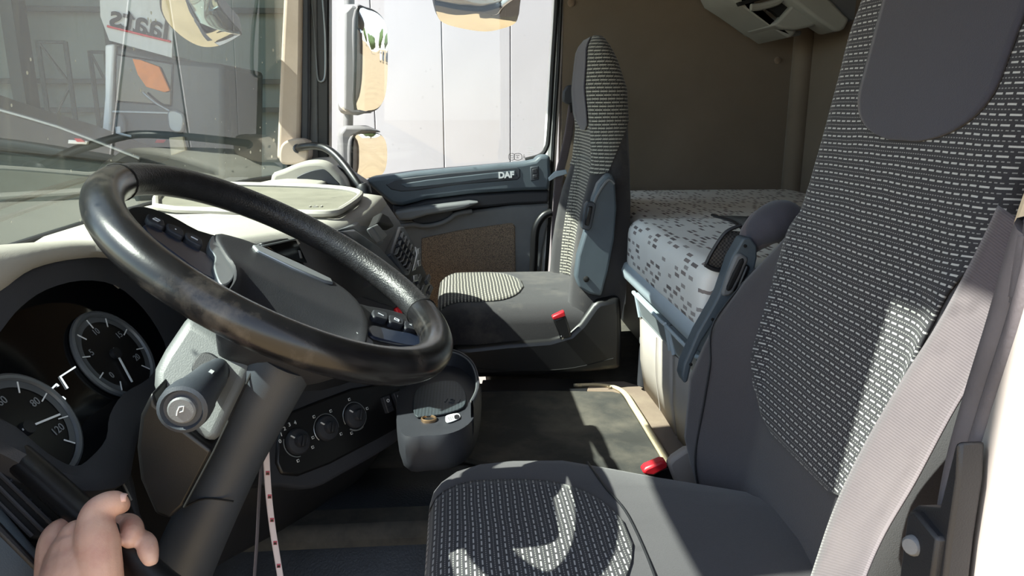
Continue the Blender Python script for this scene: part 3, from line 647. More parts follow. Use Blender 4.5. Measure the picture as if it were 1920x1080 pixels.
# centre stack body: horizontal sections
SEC = [(.455, [(.90, .36), (.935, .27), (.965, .20), (1.04, .172), (1.2, .165), (1.48, .16), (1.58, .21), (1.63, .33)]),
       (.40, [(.89, .36), (.93, .26), (.965, .18), (1.05, .143), (1.2, .135), (1.5, .128), (1.60, .18), (1.64, .33)]),
       (.32, [(.87, .38), (.92, .27), (.97, .17), (1.07, .105), (1.2, .095), (1.5, .088), (1.62, .15), (1.66, .33)]),
       (.25, [(.85, .39), (.91, .29), (.98, .18), (1.09, .09), (1.22, .07), (1.5, .06), (1.63, .13), (1.67, .33)]),
       (.20, [(.82, .40), (.89, .30), (.98, .20), (1.09, .115), (1.22, .085), (1.5, .075), (1.63, .14), (1.67, .33)]),
       (.06, [(.80, .40), (.87, .29), (.96, .215), (1.09, .13), (1.22, .11), (1.5, .11), (1.63, .16), (1.67, .33)]),
       (-.03, [(.81, .42), (.89, .33), (.98, .26), (1.09, .19), (1.22, .17), (1.5, .16), (1.63, .2), (1.67, .35)]),
       (-.10, [(.84, .46), (.93, .42), (1.0, .35), (1.09, .28), (1.22, .25), (1.5, .22), (1.63, .25), (1.67, .38)])]
rings = []
for z, pl in SEC:
    front = [Vector((x, y, z)) for x, y in pl]; sm = crom(front, 4)
    rings.append(sm + [Vector((1.66, .62, z)), Vector((.9, .62, z))])
R2 = []
for a, b in zip(rings, rings[1:]):
    for k in range(3): R2.append([lerp(p, q, k / 3) for p, q in zip(a, b)])
R2.append(rings[-1])
stack = loft('centre_stack', R2, m_darker, da, sharp=50)
# rear upper block of the stack: grey bezel with pocket
PF = (Vector((1.2, .135, .40)), Vector((0, -1, -.5)).normalized() * -1)      # plane of the upper rear face
PF = (Vector((1.2, .135, .40)), Vector((0, -.89, .455)))
nF = Vector(PF[1])
def face(px, pts_, ext, m, par, lift=.002, **k):
    return prism(px, [atp(a, b, Vector(PF[0]) + nF * lift, nF) for a, b in pts_], -nF * ext, m, par, **k)
blk = pxprism('storage_bezel', [(640, 428), (662, 419), (690, 396), (701, 374), (716, 378), (735, 400), (752, 428), (742, 444), (715, 461), (690, 448), (665, 432)], (Vector((1.2, .150, .43)), nF), -nF * .03, m_midgrey, da, bevel=.006, seg=3)
face('pocket_opening', [(716, 398), (727, 404), (740, 424), (722, 421), (708, 418)], .02, m_gap, blk, lift=.034, bevel=.003)
face('pocket_flap', [(698, 424), (708, 419), (728, 441), (717, 452)], .012, m_col, blk, lift=.036, bevel=.003)
# lower bezel beside the wheel
face('dark_bezel', [(636, 432), (664, 428), (712, 462), (760, 515), (800, 565), (790, 590), (740, 520), (690, 470), (655, 445)], .03, m_bezel, da, lift=.012, bevel=.005)
# air vent with slats
vent = face('air_vent', [(734, 474), (750, 424), (757, 424), (784, 470), (778, 492), (768, 516), (762, 516)], .02, m_bezel, da, lift=.016, bevel=.004)
face('vent_opening', [(739, 474), (752, 432), (779, 470), (766, 508)], .012, m_gap, vent, lift=.0175, bevel=.001)
def vp_(s, t):  # s along profile (0..1 down), t along x
    a = lerp(Vector((752, 432, 0)), Vector((779, 470, 0)), s); b = lerp(Vector((739, 474, 0)), Vector((766, 508, 0)), s); q = lerp(b, a, t); return q.x, q.y
for i in range(5):
    s = (i + .5) / 5
    a, b = [atp(*vp_(s, t), Vector(PF[0]) + nF * .02, nF) for t in (.03, .97)]
    obox('vent_slat', (a + b) / 2, (b - a, Vector((0, .455, .89))), ((b - a).length, .003, .008), m_midgrey, vent, bevel=.001)
for t in (.36, .68):
    a, b = [atp(*vp_(s, t), Vector(PF[0]) + nF * .022, nF) for s in (.02, .98)]
    obox('vent_divider', (a + b) / 2, (b - a, Vector((1, 0, 0))), ((b - a).length, .006, .008), m_dark, vent, bevel=.001)
face('vent_edge', [(774, 508), (782, 476), (779, 462), (785, 466), (788, 478), (780, 505)], .01, m_silver, da, lift=.018, bevel=.002)
# switches down the right hand edge of the stack
for (a, b, c_, d) in ((784, 464, 788, 476), (784, 486, 789, 499), (776, 514, 784, 528)):
    face('stack_switch', [(a, b + 2), (c_, b), (c_ + 1, d - 2), (a + 1, d)], .01, m_silver, da, lift=.02, bevel=.0015)
for (x0, y0) in ((783, 520), (790, 540), (797, 557), (779, 538), (800, 520), (804, 540)):
    face('stack_switch', [(x0, y0 + 5), (x0 + 5, y0 - 7), (x0 + 9, y0), (x0 + 4, y0 + 12)], .008, m_bezel, da, lift=.018, bevel=.0015)
# radio slot and switch panel on the driver's corner
PR = (Vector((.97, .19, .37)), Vector((-.62, -.72, .30)).normalized())
nR = PR[1]
def rface(name, pts_, ext, m, par, lift=0.0, **k):
    return prism(name, [atp(a, b, PR[0] + nR * lift, nR) for a, b in pts_], -nR * ext, m, par, **k)
rp_ = rface('radio_panel', [(488, 455), (560, 440), (640, 430), (668, 446), (700, 520), (720, 600), (690, 640), (640, 600), (560, 520)], .05, m_black, da, bevel=.006)
rface('radio_display', [(500, 462), (556, 450), (600, 470), (612, 500), (560, 490), (520, 475)], .004, m_gloss, rp_, lift=.003, bevel=.001)
rface('radio_trim', [(490, 460), (556, 446), (557, 449), (494, 463)], .006, m_silver, rp_, lift=.004, bevel=.001)
rface('panel_divider', [(608, 480), (612, 480), (628, 524), (624, 526)], .006, m_silver, rp_, lift=.005, bevel=.001)
for (a, b) in ((586, 472), (590, 479), (584, 479), (593, 470), (588, 466)):
    rface('menu_key', [(a, b), (a + 3, b), (a + 3, b + 3), (a, b + 3)], .003, m_whiteink, rp_, lift=.005, bevel=.0005)
rface('volume_key', [(560, 468), (564, 470), (568, 484), (564, 484)], .004, m_midgrey, rp_, lift=.005, bevel=.001)
for k_, (a, b) in enumerate(((632, 508), (668, 512), (640, 560))):
    sw = rface('rocker_switch', [(a, b + 3), (a + 20, b - 3), (a + 32, b + 22), (a + 12, b + 30)], .012, m_dark, rp_, lift=.010, bevel=.002)
kx = [atp(a, b, PR[0] + nR * .0115, nR) for a, b in ((641, 516), (645, 513), (649, 516), (649, 521), (644, 522), (641, 519))]
tube('key_symbol', kx, .0008, m_whiteink, rp_, closed=True, res=2, seg=5)
tube('key_symbol', [atp(a, b, PR[0] + nR * .0115, nR) for a, b in ((648, 521), (654, 525), (653, 528))], .0008, m_whiteink, rp_, res=1, seg=5)
rface('lower_shelf', [(600, 560), (650, 545), (740, 575), (740, 600), (640, 600)], .02, m_dark, rp_, lift=.008, bevel=.003)
rface('hazard_switch', [(742, 578), (750, 574), (758, 592), (750, 596)], .012, m_red, da, lift=.01, bevel=.002)

# ------------------------------------------------------------------ climate panel
nC = Vector((-.62, -.68, .38)).normalized(); PC = at(611, 803, x=.93)
def cface(name, pts_, ext, m, par, lift=0.0, **k):
    return prism(name, [atp(a, b, PC + nC * lift, nC) for a, b in pts_], -nC * ext, m, par, **k)
surround = [(505, 742), (560, 725), (650, 708), (720, 700), (772, 706), (782, 724), (778, 770), (762, 812), (720, 845), (650, 885), (590, 915), (530, 912), (488, 905), (492, 830), (495, 770)]
cl = prism('climate_surround', crom([atp(a, b, PC, nC) for a, b in surround], 3, True), -nC * .06, m_dark, da, bevel=.012, seg=3)
inner = [(528, 802), (545, 772), (600, 750), (660, 728), (705, 720), (760, 716), (772, 728), (768, 762), (752, 800), (700, 828), (620, 870), (560, 893), (528, 890), (518, 868), (520, 830)]
cface('climate_panel', [tuple(p) for p in [(a, b) for a, b in inner]], .02, m_black, cl, lift=.004, bevel=.004)
cu_ = (atp(664, 780, PC, nC) - atp(556, 829, PC, nC)).normalized(); cv = nC.cross(cu_)
for i, (a, b, r) in enumerate(((557, 828, .0205), (612, 803, .0205), (665, 780, .0205))):
    c = atp(a, b, PC + nC * .0045, nC)
    kn = revolve('climate_knob', [(r, 0), (r, .004), (r * .9, .007), (r * .5, .009), (r * .46, .016), (r * .4, .018), (0, .018)], c, nC, m_dark, da)
    obox('knob_grip', c + nC * .018, (cu_ * .5 + cv * .85, cu_), (r * .9, .006, .008), m_darker, kn, bevel=.0015)
    obox('knob_pointer', c + nC * .0095 + (cu_ * -.7 + cv * .75).normalized() * r * .72, (cu_ * -.7 + cv * .75, cu_), (r * .35, .0018, .002), m_whiteink, kn, bevel=0)
    a0, a1 = ((2.6, 4.6), (-.3, 3.7), (-1.2, 3.4))[i]
    tube('scale_ring', arc(c, cu_, cv, r * 1.13, a0, a1, 20), .0008, m_silver, kn, res=1, seg=5)
    if i == 2: tube('cold_band', arc(c, cu_, cv, r * 1.15, 3.9, 5.1, 10), .0016, m_silver, kn, res=1, seg=6)
    if i == 0:
        for k_, s in enumerate('01234'):
            an = 2.75 - k_ * .36; text('fan_number', s, c + cu_ * r * 1.42 * math.cos(an) + cv * r * 1.42 * math.sin(an), cu_, cv, .0085, m_whiteink, kn)
    for an in ((4.4, 5.6), (.9, 2.1, 3.3, 5.6), (.1, 1.55, 4.1))[i]:
        p = c + (cu_ * math.cos(an) + cv * math.sin(an)) * r * 1.42
        sy = obox('airflow_symbol', p, (cu_, cv), (.0045, .0045, .0008), m_whiteink, kn, bevel=.0004)
        obox('airflow_symbol', p + nC * .0003, (cu_, cv), (.0026, .0026, .0009), m_black, kn, bevel=0)
for a, b in ((726, 758), (746, 750)):
    c = atp(a, b, PC + nC * .008, nC)
    s = obox('push_switch', c, (cu_, cv), (.015, .029, .01), m_dark, da, bevel=.0015)
    tube('switch_symbol', arc(c + nC * .0056 + cv * .006, cu_, cv, .0026, 0, 6.28, 8), .0006, m_whiteink, s, res=1, seg=5)
    obox('switch_line', c + nC * .0052 - cv * .005, (cu_, cv), (.012, .0006, .0006), m_gap, s, bevel=0)

# ------------------------------------------------------------------ round tray on the stack
ZT = .165
tr_o = crom([at(a, b, z=ZT) for a, b in ((750, 812), (800, 818), (850, 812), (885, 790), (901, 750), (900, 715), (884, 685), (852, 668), (810, 668), (770, 690), (745, 740))], 4, True)
tro = root('round_tray', None, None, (0, 0, 0)); bpy.data.objects.remove(tro)
tc = sum(tr_o, Vector()) / len(tr_o)
rings = []
for z, s in ((.098, .90), (.106, .95), (.118, .98), (.14, 1.0), (.158, 1.0), (.165, .985)):
    rings.append([Vector((tc.x + (p.x - tc.x) * s, tc.y + (p.y - tc.y) * s, z)) for p in tr_o])
ty = loft('round_tray', rings, m_dark, da, label='deep rounded dashboard tray with ribbed rubber base')
wall = [at(a, b, z=ZT + .012) for a, b in ((888, 775), (899, 748), (897, 715), (882, 688), (853, 672), (815, 672), (785, 690))]
rows = [[Vector((lerp(p.x, tc.x, s), lerp(p.y, tc.y, s), z)) for p in crom(wall, 4)] for s, z in ((.0, .14), (.0, .188), (.02, .196), (.06, .196), (.085, .188), (.09, .14))]
grid('tray_wall', rows, m_dark, ty, sharp=80)
tube('tray_edge', [Vector((lerp(p.x, tc.x, .085), lerp(p.y, tc.y, .085), .193)) for p in wall], .0016, m_silver, ty, seg=6)
t = NT('ribbed_rubber'); o_ = t.obj(); ck = t.new('ShaderNodeTexChecker'); ck.inputs['Scale'].default_value = 260; mp = t.new('ShaderNodeMapping'); mp.inputs['Rotation'].default_value = (0, 0, .8); t.t.links.new(o_, mp.inputs[0]); t.t.links.new(mp.outputs[0], ck.inputs[0])
t.put(t.b.inputs['Base Color'], t.mix(ck.outputs['Fac'], rgb(44, 50, 54), rgb(62, 70, 75))); t.b.inputs['Roughness'].default_value = .5; t.bump(ck.outputs['Fac'], .8, .002); m_ribrub = t.m
matp = crom([at(a, b, z=.167) for a, b in ((777, 780), (800, 782), (832, 778), (868, 766), (874, 745), (866, 727), (848, 716), (805, 722), (778, 738))], 3, True)
prism('rubber_base', matp, (0, 0, .003), m_ribrub, ty, bevel=.001)
text('moulded_mark', '121', at(848, 752, z=.1705), (-.25, -1, 0), (1, -.1, 0), .022, m_bezel, ty, ext=.0012)
sc = at(804, 787, z=.166)
revolve('socket', [(.0125, -.004), (.0125, .003), (.0105, .004), (.0095, .002), (.0095, -.004)], sc, (0, 0, 1), M('brass_ring', (168, 140, 110), .35, metal=.8), ty, seg=20, cap=False)
revolve('socket_hole', [(.0095, .0005), (0, .0006)], sc, (0, 0, 1), m_gap, ty, seg=20)
st = crom([at(a, b, z=.1665) for a, b in ((835, 786), (838, 780), (856, 776), (862, 779), (861, 785), (845, 792), (837, 792))], 3, True)
s_ = prism('sticker', st, (0, 0, .0012), m_whiteink, ty, bevel=0)
prism('sticker_print', crom([at(a, b, z=.1678) for a, b in ((852, 779), (860, 778), (861, 784), (853, 786))], 2, True), (0, 0, .0006), m_black, ty, bevel=0)
for k_ in range(3):
    tube('sticker_line', [at(839 + k_ * .6, 784 + k_ * 2.2, z=.1679), at(850 + k_ * .4, 781 + k_ * 2.2, z=.1679)], .0006, m_silver, ty, res=1, seg=4)

# ------------------------------------------------------------------ instrument binnacle
nB = Vector((-.12, -.83, .545)).normalized(); PB = Vector((.75, .446, .341))
def bp(a, b, lift=0): return atp(a, b, PB + nB * lift, nB)
lens_px = [(-48, 740), (-30, 668), (6, 615), (40, 575), (87, 543), (152, 526), (216, 535), (268, 578), (303, 631), (309, 662), (280, 708), (232, 738), (206, 778), (199, 822), (172, 856), (140, 874), (90, 850), (30, 800), (-20, 775)]
outer_px = [(-130, 760), (-110, 660), (-50, 570), (10, 520), (75, 492), (150, 478), (225, 482), (300, 530), (352, 600), (352, 680), (318, 750), (268, 800), (252, 850), (236, 905), (160, 920), (80, 892), (0, 850), (-60, 830), (-110, 800)]
lens = crom([bp(a, b) for a, b in lens_px], 3, True); outer = crom([bp(a, b, .03) for a, b in outer_px], 3, True); mid = crom([bp(a, b, .028) for a, b in lens_px], 3, True)
outb = [p - nB * .09 for p in outer]
cm = sum(mid, Vector()) / len(mid)
rr = [outb, outer, [lerp(p, q, .3) + nB * .006 for p, q in zip(outer, mid)], [cm + (p - cm) * 1.03 for p in mid], mid, lens]
n_ = len(rr[0])
bz = loft('binnacle', rr, m_dark, da, cap=False, sharp=50)
prism('instrument_glass', lens, -nB * .006, m_lens, bz, bevel=0)
# hood over the binnacle
hood = [(-140, 470), (-60, 464), (0, 459), (85, 453), (150, 450), (215, 456), (290, 478), (362, 520)]
hood_in = [(-140, 640), (-60, 572), (0, 546), (62, 504), (146, 485), (216, 488), (300, 532), (356, 600)]
rows = [crom([bp(a, b, .026) for a, b in hood_in], 4), crom([bp(a, b, .036) for a, b in hood_in], 4), crom([lerp(bp(a, b, .046), bp(c, d, .046), .35) for (a, b), (c, d) in zip(hood_in, hood)], 4), crom([lerp(bp(a, b, .044), bp(c, d, .044), .8) for (a, b), (c, d) in zip(hood_in, hood)], 4), crom([bp(a, b, .032) for a, b in hood], 4), crom([bp(a, b, .026) + Vector((0, .05, -.004)) for a, b in hood], 4), crom([bp(a, b, .026) + Vector((0, .10, -.03)) for a, b in hood], 4)]
grid('binnacle_hood', rows, m_dash, da, solid=.008, sharp=80)
# gauges
def gauge(px, py, r, name, need, tick0):
    c = bp(px, py, .0016); ux = Vector((1, 0, 0)); ux = (ux - nB * ux.dot(nB)).normalized(); uy = nB.cross(ux)
    g = revolve(name, [(r * .98, -.001), (r * .98, .0015), (r * .9, .002), (0, .002)], c, nB, m_dial, da, seg=40)
    tube('gauge_ring', arc(c + nB * .003, ux, uy, r, 0, 6.283, 48)[:-1], .0042, m_dialring, g, closed=True, res=1, seg=8)
    rows = [arc(c + nB * .0028, ux, uy, r * s, -.9, 4.0, 40) for s in (.80, .97)]
    grid('scale_band', rows, m_dialring, g)
    for k in range(9):
        an = lerp(-.9, 4.0, k / 8); d = ux * math.cos(an) + uy * math.sin(an)
        obox('scale_tick', c + d * r * .80 + nB * .0034, (d, nB.cross(d)), (r * .22, .0014, .0008), m_whiteink, g, bevel=0)
    nd = ux * math.cos(need) + uy * math.sin(need)
    obox('needle', c + nd * r * .30 + nB * .006, (nd, nB.cross(nd)), (r * .85, .0022, .0015), m_whiteink, g, bevel=0)
    revolve('needle_hub', [(r * .13, 0), (r * .12, .006), (0, .0065)], c + nB * .002, nB, m_darker, g, seg=16)
    for k in range(5):
        an = lerp(3.7, -.6, k / 4); d = ux * math.cos(an) + uy * math.sin(an)
        text('scale_number', tick0[k], c + d * r * .60 + nB * .003, ux, uy, r * .2, MATS.get('dial_print') or M('dial_print', (120, 124, 128), .6), g, ext=.0003)
    return g
gauge(212, 666, .060, 'speedometer', -1.9, ['0', '5', '10', '15', '20'])
gauge(46, 806, .062, 'speedometer', -.2, ['0', '20', '60', '80', '120'])
bpy.data.objects['speedometer'].name = 'rev_counter'
def strokes(name, lst, par, lift=.0012, r=.0011):
    for s in lst: tube(name, [bp(a, b, lift) for a, b in s], r, m_glow, par, res=1, seg=5)
strokes('display_stroke', [[(141, 688), (113, 706), (127, 728)], [(106, 720), (96, 730), (99, 748), (110, 756)], [(117, 744), (122, 748), (119, 754), (114, 751), (117, 744)], [(106, 720), (110, 724)]], bz)
strokes('warning_symbol', [[(36, 712), (44, 708)], [(37, 716), (44, 713)], [(38, 708), (42, 718)]], bz, r=.0007)
# lower console left of the column with switches and vent
LP = bp(235, 890, .03); 
lc = pxprism('switch_console', [(120, 880), (160, 912), (240, 850), (258, 900), (270, 960), (300, 1030), (310, 1100), (120, 1100), (60, 980)], (Vector((.6, .40, .25)), Vector((-.35, -.75, .56)).normalized()), (.02, .06, -.03), m_dark, da, bevel=.01)
NL = Vector((-.35, -.75, .56)).normalized(); PL = Vector((.6, .40, .25))
def lp_(a, b, l=0): return atp(a, b, PL + NL * l, NL)
sp = prism('light_switch_panel', [lp_(a, b, .004) for a, b in ((185, 918), (212, 884), (222, 890), (252, 955), (262, 980), (230, 1000), (205, 960))], -NL * .01, m_black, da, bevel=.004)
for s in ([(213, 900), (217, 902), (214, 910), (220, 914), (220, 910)], [(201, 921), (205, 917), (208, 920)], [(203, 918), (206, 924)]):
    tube('switch_symbol', [lp_(a, b, .0052) for a, b in s], .0008, m_whiteink, sp, res=1, seg=5)
tube('switch_ridge', [lp_(212, 884, .005), lp_(230, 905, .005), lp_(247, 938, .005)], .0012, m_midgrey, sp, seg=6)
NV = Vector((-.5, -.7, .5)).normalized(); PV = at(60, 950, x=.50)
vt = prism('side_vent', [atp(a, b, PV, NV) for a, b in ((-60, 830), (0, 862), (60, 915), (125, 975), (105, 1010), (60, 1010), (0, 950), (-60, 900))], -NV * .02, m_gap, da, bevel=.003)
for (x0, y0, x1, y1) in ((-20, 870, 100, 985), (-20, 895, 80, 995), (-20, 925, 60, 1005)):
    a, b = atp(x0, y0, PV + NV * .003, NV), atp(x1, y1, PV + NV * .003, NV); tube('vent_slat', [a, b], .0022, m_dark, vt, res=1, seg=6)
for k in range(6):
    a, b = atp(4 + k * 18, 882 + k * 18, PV + NV * .001, NV), atp(0 + k * 17, 890 + k * 18, PV + NV * .001, NV); tube('vent_fin', [a, b], .0016, m_dark, vt, res=1, seg=6)
prism('kick_panel', [atp(a, b, PV + NV * .012, NV) for a, b in ((-60, 890), (0, 936), (70, 1018), (130, 1080), (150, 1140), (-60, 1140))], -NV * .05, m_slate, da, bevel=.02, seg=4)
prism('kick_strip', [atp(a, b, PV + NV * .014, NV) for a, b in ((-60, 925), (0, 975), (60, 1040), (95, 1080), (85, 1090), (0, 1005), (-60, 950))], -NV * .01, m_darker, da, bevel=.003)

# ================================================================== STEERING COLUMN
sc_ = root('steering_column', 'grey steering column shroud with thick round-tipped stalk', 'steering column', (.62, .40, -.1))
nK = Vector((-.8, 0, .6)); P_K = at(390, 720, x=.555)
PCx = (P_K, nK)
face1 = [(353, 590), (420, 632), (484, 672), (445, 752), (400, 846), (344, 803), (292, 757), (283, 728), (285, 698), (303, 664)]
pxprism('upper_shroud', face1, PCx, (.16, .01, 0), m_col, sc_, bevel=.012, seg=4)
pxprism('collar', [(352, 588), (400, 600), (470, 640), (560, 700), (555, 715), (484, 674), (420, 634)], (P_K + nK * .003, nK), (.14, 0, 0), m_bezel, sc_, bevel=.008, seg=3)
pxprism('lower_shroud', [(284, 735), (292, 758), (344, 804), (400, 847), (345, 950), (318, 975), (290, 965), (262, 900), (255, 840), (262, 780)], dict(x=.515), (.2, .01, 0), m_black, sc_, bevel=.012, seg=3)
tube('column_tube', [at(a, b, x=.585) for a, b in ((535, 670), (524, 690), (480, 775), (435, 862), (393, 950), (352, 1040), (315, 1130), (290, 1220))], [.036, .035, .033, .032, .033, .035, .038, .04], m_bezel, sc_, seg=20)
tube('seam', [atp(a, b, P_K + nK * .001, nK) for a, b in ((484, 673), (445, 754), (401, 846))] + [at(345, 951, x=.513)], .0012, m_gap, sc_, res=1, seg=6)
tube('seam', [at(a, b, x=.552) for a, b in ((345, 951), (385, 935), (438, 940))], .0012, m_gap, sc_, res=4, seg=6)
hole = crom([atp(a, b, P_K + nK * .0015, nK) for a, b in ((358, 690), (372, 664), (392, 660), (412, 672), (430, 690), (425, 712), (400, 725), (370, 715))], 3, True)
prism('stalk_gaiter', hole, -nK * .004, m_darker, sc_, bevel=.002)
a, b = at(405, 697, x=.56), at(346, 763, x=.455)
stk_ = revolve('stalk', [(.012, -.01), (.013, .0), (.0165, .02), (.018, .045), (.0205, .075), (.0205, .083), (.0225, .085), (.0235, .10), (.0225, .112), (.019, .114), (.017, .110), (0, .110)], a, b - a, m_bezel, sc_, seg=28)
ax = (b - a).normalized()
bt = revolve('stalk_button', [(.0125, -.002), (.0125, .004), (.0110, .0055), (0, .0058)], a + ax * .110, ax, m_midgrey, stk_, seg=24)
U_ = Vector((0, -1, 0)); U_ = (U_ - ax * U_.dot(ax)).normalized(); W_ = ax.cross(U_); W_ = W_ if W_.z > 0 else -W_
hc = a + ax * .1162
tube('horn_symbol', [hc + U_ * x + W_ * y for x, y in ((-.004, -.004), (-.003, .0), (-.001, .004), (.003, .0045), (.002, .0), (-.001, -.001))], .0006, m_whiteink, stk_, res=1, seg=5)
for k in range(3):
    d = (U_ * math.cos(1 + k * 2.1) + W_ * math.sin(1 + k * 2.1))
    obox('stalk_symbol', a + ax * .05 + d * .0186, (ax, ax.cross(d)), (.008, .004, .001), m_whiteink, stk_, bevel=0)

# ================================================================== STEERING WHEEL
al = math.radians(30); WC = Vector((.662, .199, .472)); WR = .2; TR = .0197
wu = Vector((0, math.cos(al), math.sin(al))); wv_ = Vector((1, 0, .03)).normalized(); wn_ = wv_.cross(wu).normalized()
sw = root('steering_wheel', 'worn black leather steering wheel with two spokes and button rows', 'steering wheel', WC)
def wp_(a, b, l=0): return atp(a, b, WC + wn_ * l, wn_)
def wang(a, b): p = wp_(a, b) - WC; return math.atan2(p.dot(wv_), p.dot(wu))
A0, A1 = wang(225, 345), wang(805, 590)        # far arc: leather grip
if A1 < A0: A1 += 2 * math.pi
def rimarc(name, a0, a1, tr, mat, n=60):
    return tube(name, arc(WC, wu, wv_, WR, a0, a1, n), tr, mat, sw, res=1, seg=20, up=wn_)
rimarc('rim_grip', A0, A1, TR * .97, m_grip); rimarc('rim', A1, A0 + 2 * math.pi, TR * 1.04, m_rim)
for t_ in (A0, A1):
    tube('rim_seam', arc(WC + (wu * math.cos(t_) + wv_ * math.sin(t_)) * WR, (wu * math.cos(t_) + wv_ * math.sin(t_)), wn_, TR * 1.045, 0, 6.283, 20)[:-1], .0011, m_gap, sw, closed=True, res=1, seg=5)
# hub
hub_px = [(404, 436), (440, 442), (480, 456), (560, 492), (630, 528), (672, 562), (692, 600), (690, 640), (672, 662), (600, 640), (510, 600), (440, 566), (425, 548), (440, 522), (438, 496), (420, 470)]
hp = crom([wp_(a, b, -.014) for a, b in hub_px], 3, True); hc_ = sum(hp, Vector()) / len(hp)
rings = []
for s, h_ in ((.55, -.07), (.8, -.04), (1.0, -.028), (1.0, -.006), (.99, -.002), (.965, .0), (.9, .0), (.8, -.001), (.6, -.002), (.4, -.003), (.2, -.003), (.02, -.003)):
    rg = []
    for p in hp:
        q = hc_ + (p - hc_) * s; v_ = (q - hc_).dot(wv_)
        rg.append(q + wn_ * (h_ - .020 * sstep(-v_, -.012, .05) * sstep(1 - s, .0, .25)))
    rings.append(rg)
hub = loft('hub_cover', rings, m_hub, sw, sharp=60)
prism('silver_strip', [wp_(a, b, -.0115) for a, b in ((474, 458), (484, 458), (560, 492), (622, 522), (626, 530), (610, 526), (550, 500), (484, 468))], -wn_ * .012, m_silver, hub, bevel=.002)
# dished front of hub (lower, toward driver's side)
prism('hub_panel', crom([wp_(a, b, -.034) for a, b in ((470, 540), (540, 560), (610, 590), (660, 620), (655, 640), (590, 622), (520, 595), (462, 566))], 3, True), -wn_ * .006, m_hub, hub, bevel=.002)
sw_boss = revolve('hub_boss', [(.034, -.115), (.036, -.085), (.045, -.06), (.06, -.045)], hc_ - wn_ * .0, wn_, m_darker, sw, seg=24)
# spokes
def spoke(name, px, l, th, m): return prism(name, crom([wp_(a, b, l) for a, b in px], 3, True), -wn_ * th, m, sw, bevel=.005, seg=3)
s1 = spoke('spoke', [(236, 388), (270, 385), (320, 402), (372, 430), (430, 450), (440, 500), (432, 540), (400, 530), (340, 490), (280, 440), (240, 410)], -.026, .02, m_darker)
s2 = spoke('spoke', [(660, 570), (690, 572), (740, 582), (800, 602), (820, 625), (812, 648), (780, 660), (720, 650), (680, 640)], -.026, .02, m_darker)
prism('spoke_insert', crom([wp_(a, b, -.023) for a, b in ((270, 420), (300, 430), (360, 462), (395, 480), (412, 515), (405, 524), (372, 508), (320, 470), (280, 440))], 3, True), -wn_ * .006, m_spoke, s1, bevel=.004)
prism('spoke_insert', crom([wp_(a, b, -.023) for a, b in ((695, 608), (730, 616), (790, 628), (800, 640), (780, 650), (730, 640), (695, 628))], 3, True), -wn_ * .006, m_spoke, s2, bevel=.004)
prism('spoke_bracket', crom([wp_(a, b, -.018) for a, b in ((398, 442), (412, 448), (430, 470), (440, 500), (438, 520), (424, 533), (412, 528), (402, 500), (404, 480), (392, 462))], 3, True), -wn_ * .02, m_silver, s1, bevel=.004)
prism('spoke_bracket', crom([wp_(a, b, -.018) for a, b in ((668, 572), (678, 572), (672, 600), (680, 620), (702, 642), (690, 642), (668, 622), (662, 598))], 3, True), -wn_ * .02, m_midgrey, s2, bevel=.003)
def wbtn(px, sp_, sym):
    b_ = prism('wheel_button', crom([wp_(a, b, -.018) for a, b in px], 2, True), -wn_ * .010, m_dark, sp_, bevel=.002)
    ctr = sum([wp_(a, b, -.0175) for a, b in px], Vector()) / len(px)
    for s in sym: tube('button_symbol', [ctr - wu * x * .001 + wv_ * y * .001 for x, y in s], .0007, m_whiteink, sp_, res=1, seg=5)
dash_ = [[(-4, 0), (4, 0)]]; sq = [[(-3, -3), (3, -3), (3, 3), (-3, 3), (-3, -3)]]; dot = [[(-.8, 0), (.8, 0)]]
for i, (a, b) in enumerate(((292, 412), (328, 430), (363, 447))):
    wbtn([(a - 15, b - 12), (a + 2, b - 8), (a + 16, b + 1), (a + 17, b + 13), (a + 2, b + 7), (a - 13, b - 2)], s1, (sq, dot, dash_)[i])
for i, (a, b) in enumerate(((713, 590), (743, 600), (772, 611))):
    wbtn([(a - 13, b - 10), (a + 3, b - 7), (a + 14, b - 3), (a + 14, b + 9), (a, b + 6), (a - 12, b + 2)], s2, (dash_, sq, dash_)[i])
# ------------------------------------------------------------------ lanyard hanging from the ignition
ln = root('lanyard', 'white lanyard ribbon with small dark red marks hanging below the column', 'lanyard', at(525, 1080, x=.74))
pp = [at(a, b, x=.76) for a, b in ((498, 820), (500, 870), (504, 930), (511, 990), (519, 1040), (527, 1090), (532, 1130))]
m_lany = M('white_satin_ribbon', (226, 216, 222), .6, var=.04)
sd_ = [Vector((.15, -1, .02))] * 7
ribbon('ribbon', pp, sd_, .0085, m_lany, ln, th=.0008)
ribbon('ribbon', [at(a, b, x=.79) for a, b in ((492, 850), (488, 900), (485, 950), (482, 1010), (478, 1070), (474, 1130))], Vector((.8, -.35, .02)), .0075, M('grey_ribbon_back', (120, 116, 124), .6), ln, th=.0008)
for (a, b) in ((500, 843), (502, 887), (505.5, 931), (510, 975), (516, 1018), (522.5, 1061)):
    c = at(a, b, x=.7592)
    mk0 = obox('ribbon_mark', c, (Vector((.15, -1, -.1)), (0, 0, 1)), (.0052, .006, .0006), M('mark_red', (196, 90, 110), .6), ln, bevel=0)
    obox('ribbon_mark_core', c + Vector((-.0005, 0, -.0006)), (Vector((.15, -1, -.1)), (0, 0, 1)), (.0036, .0034, .0006), m_black, mk0, bevel=0)

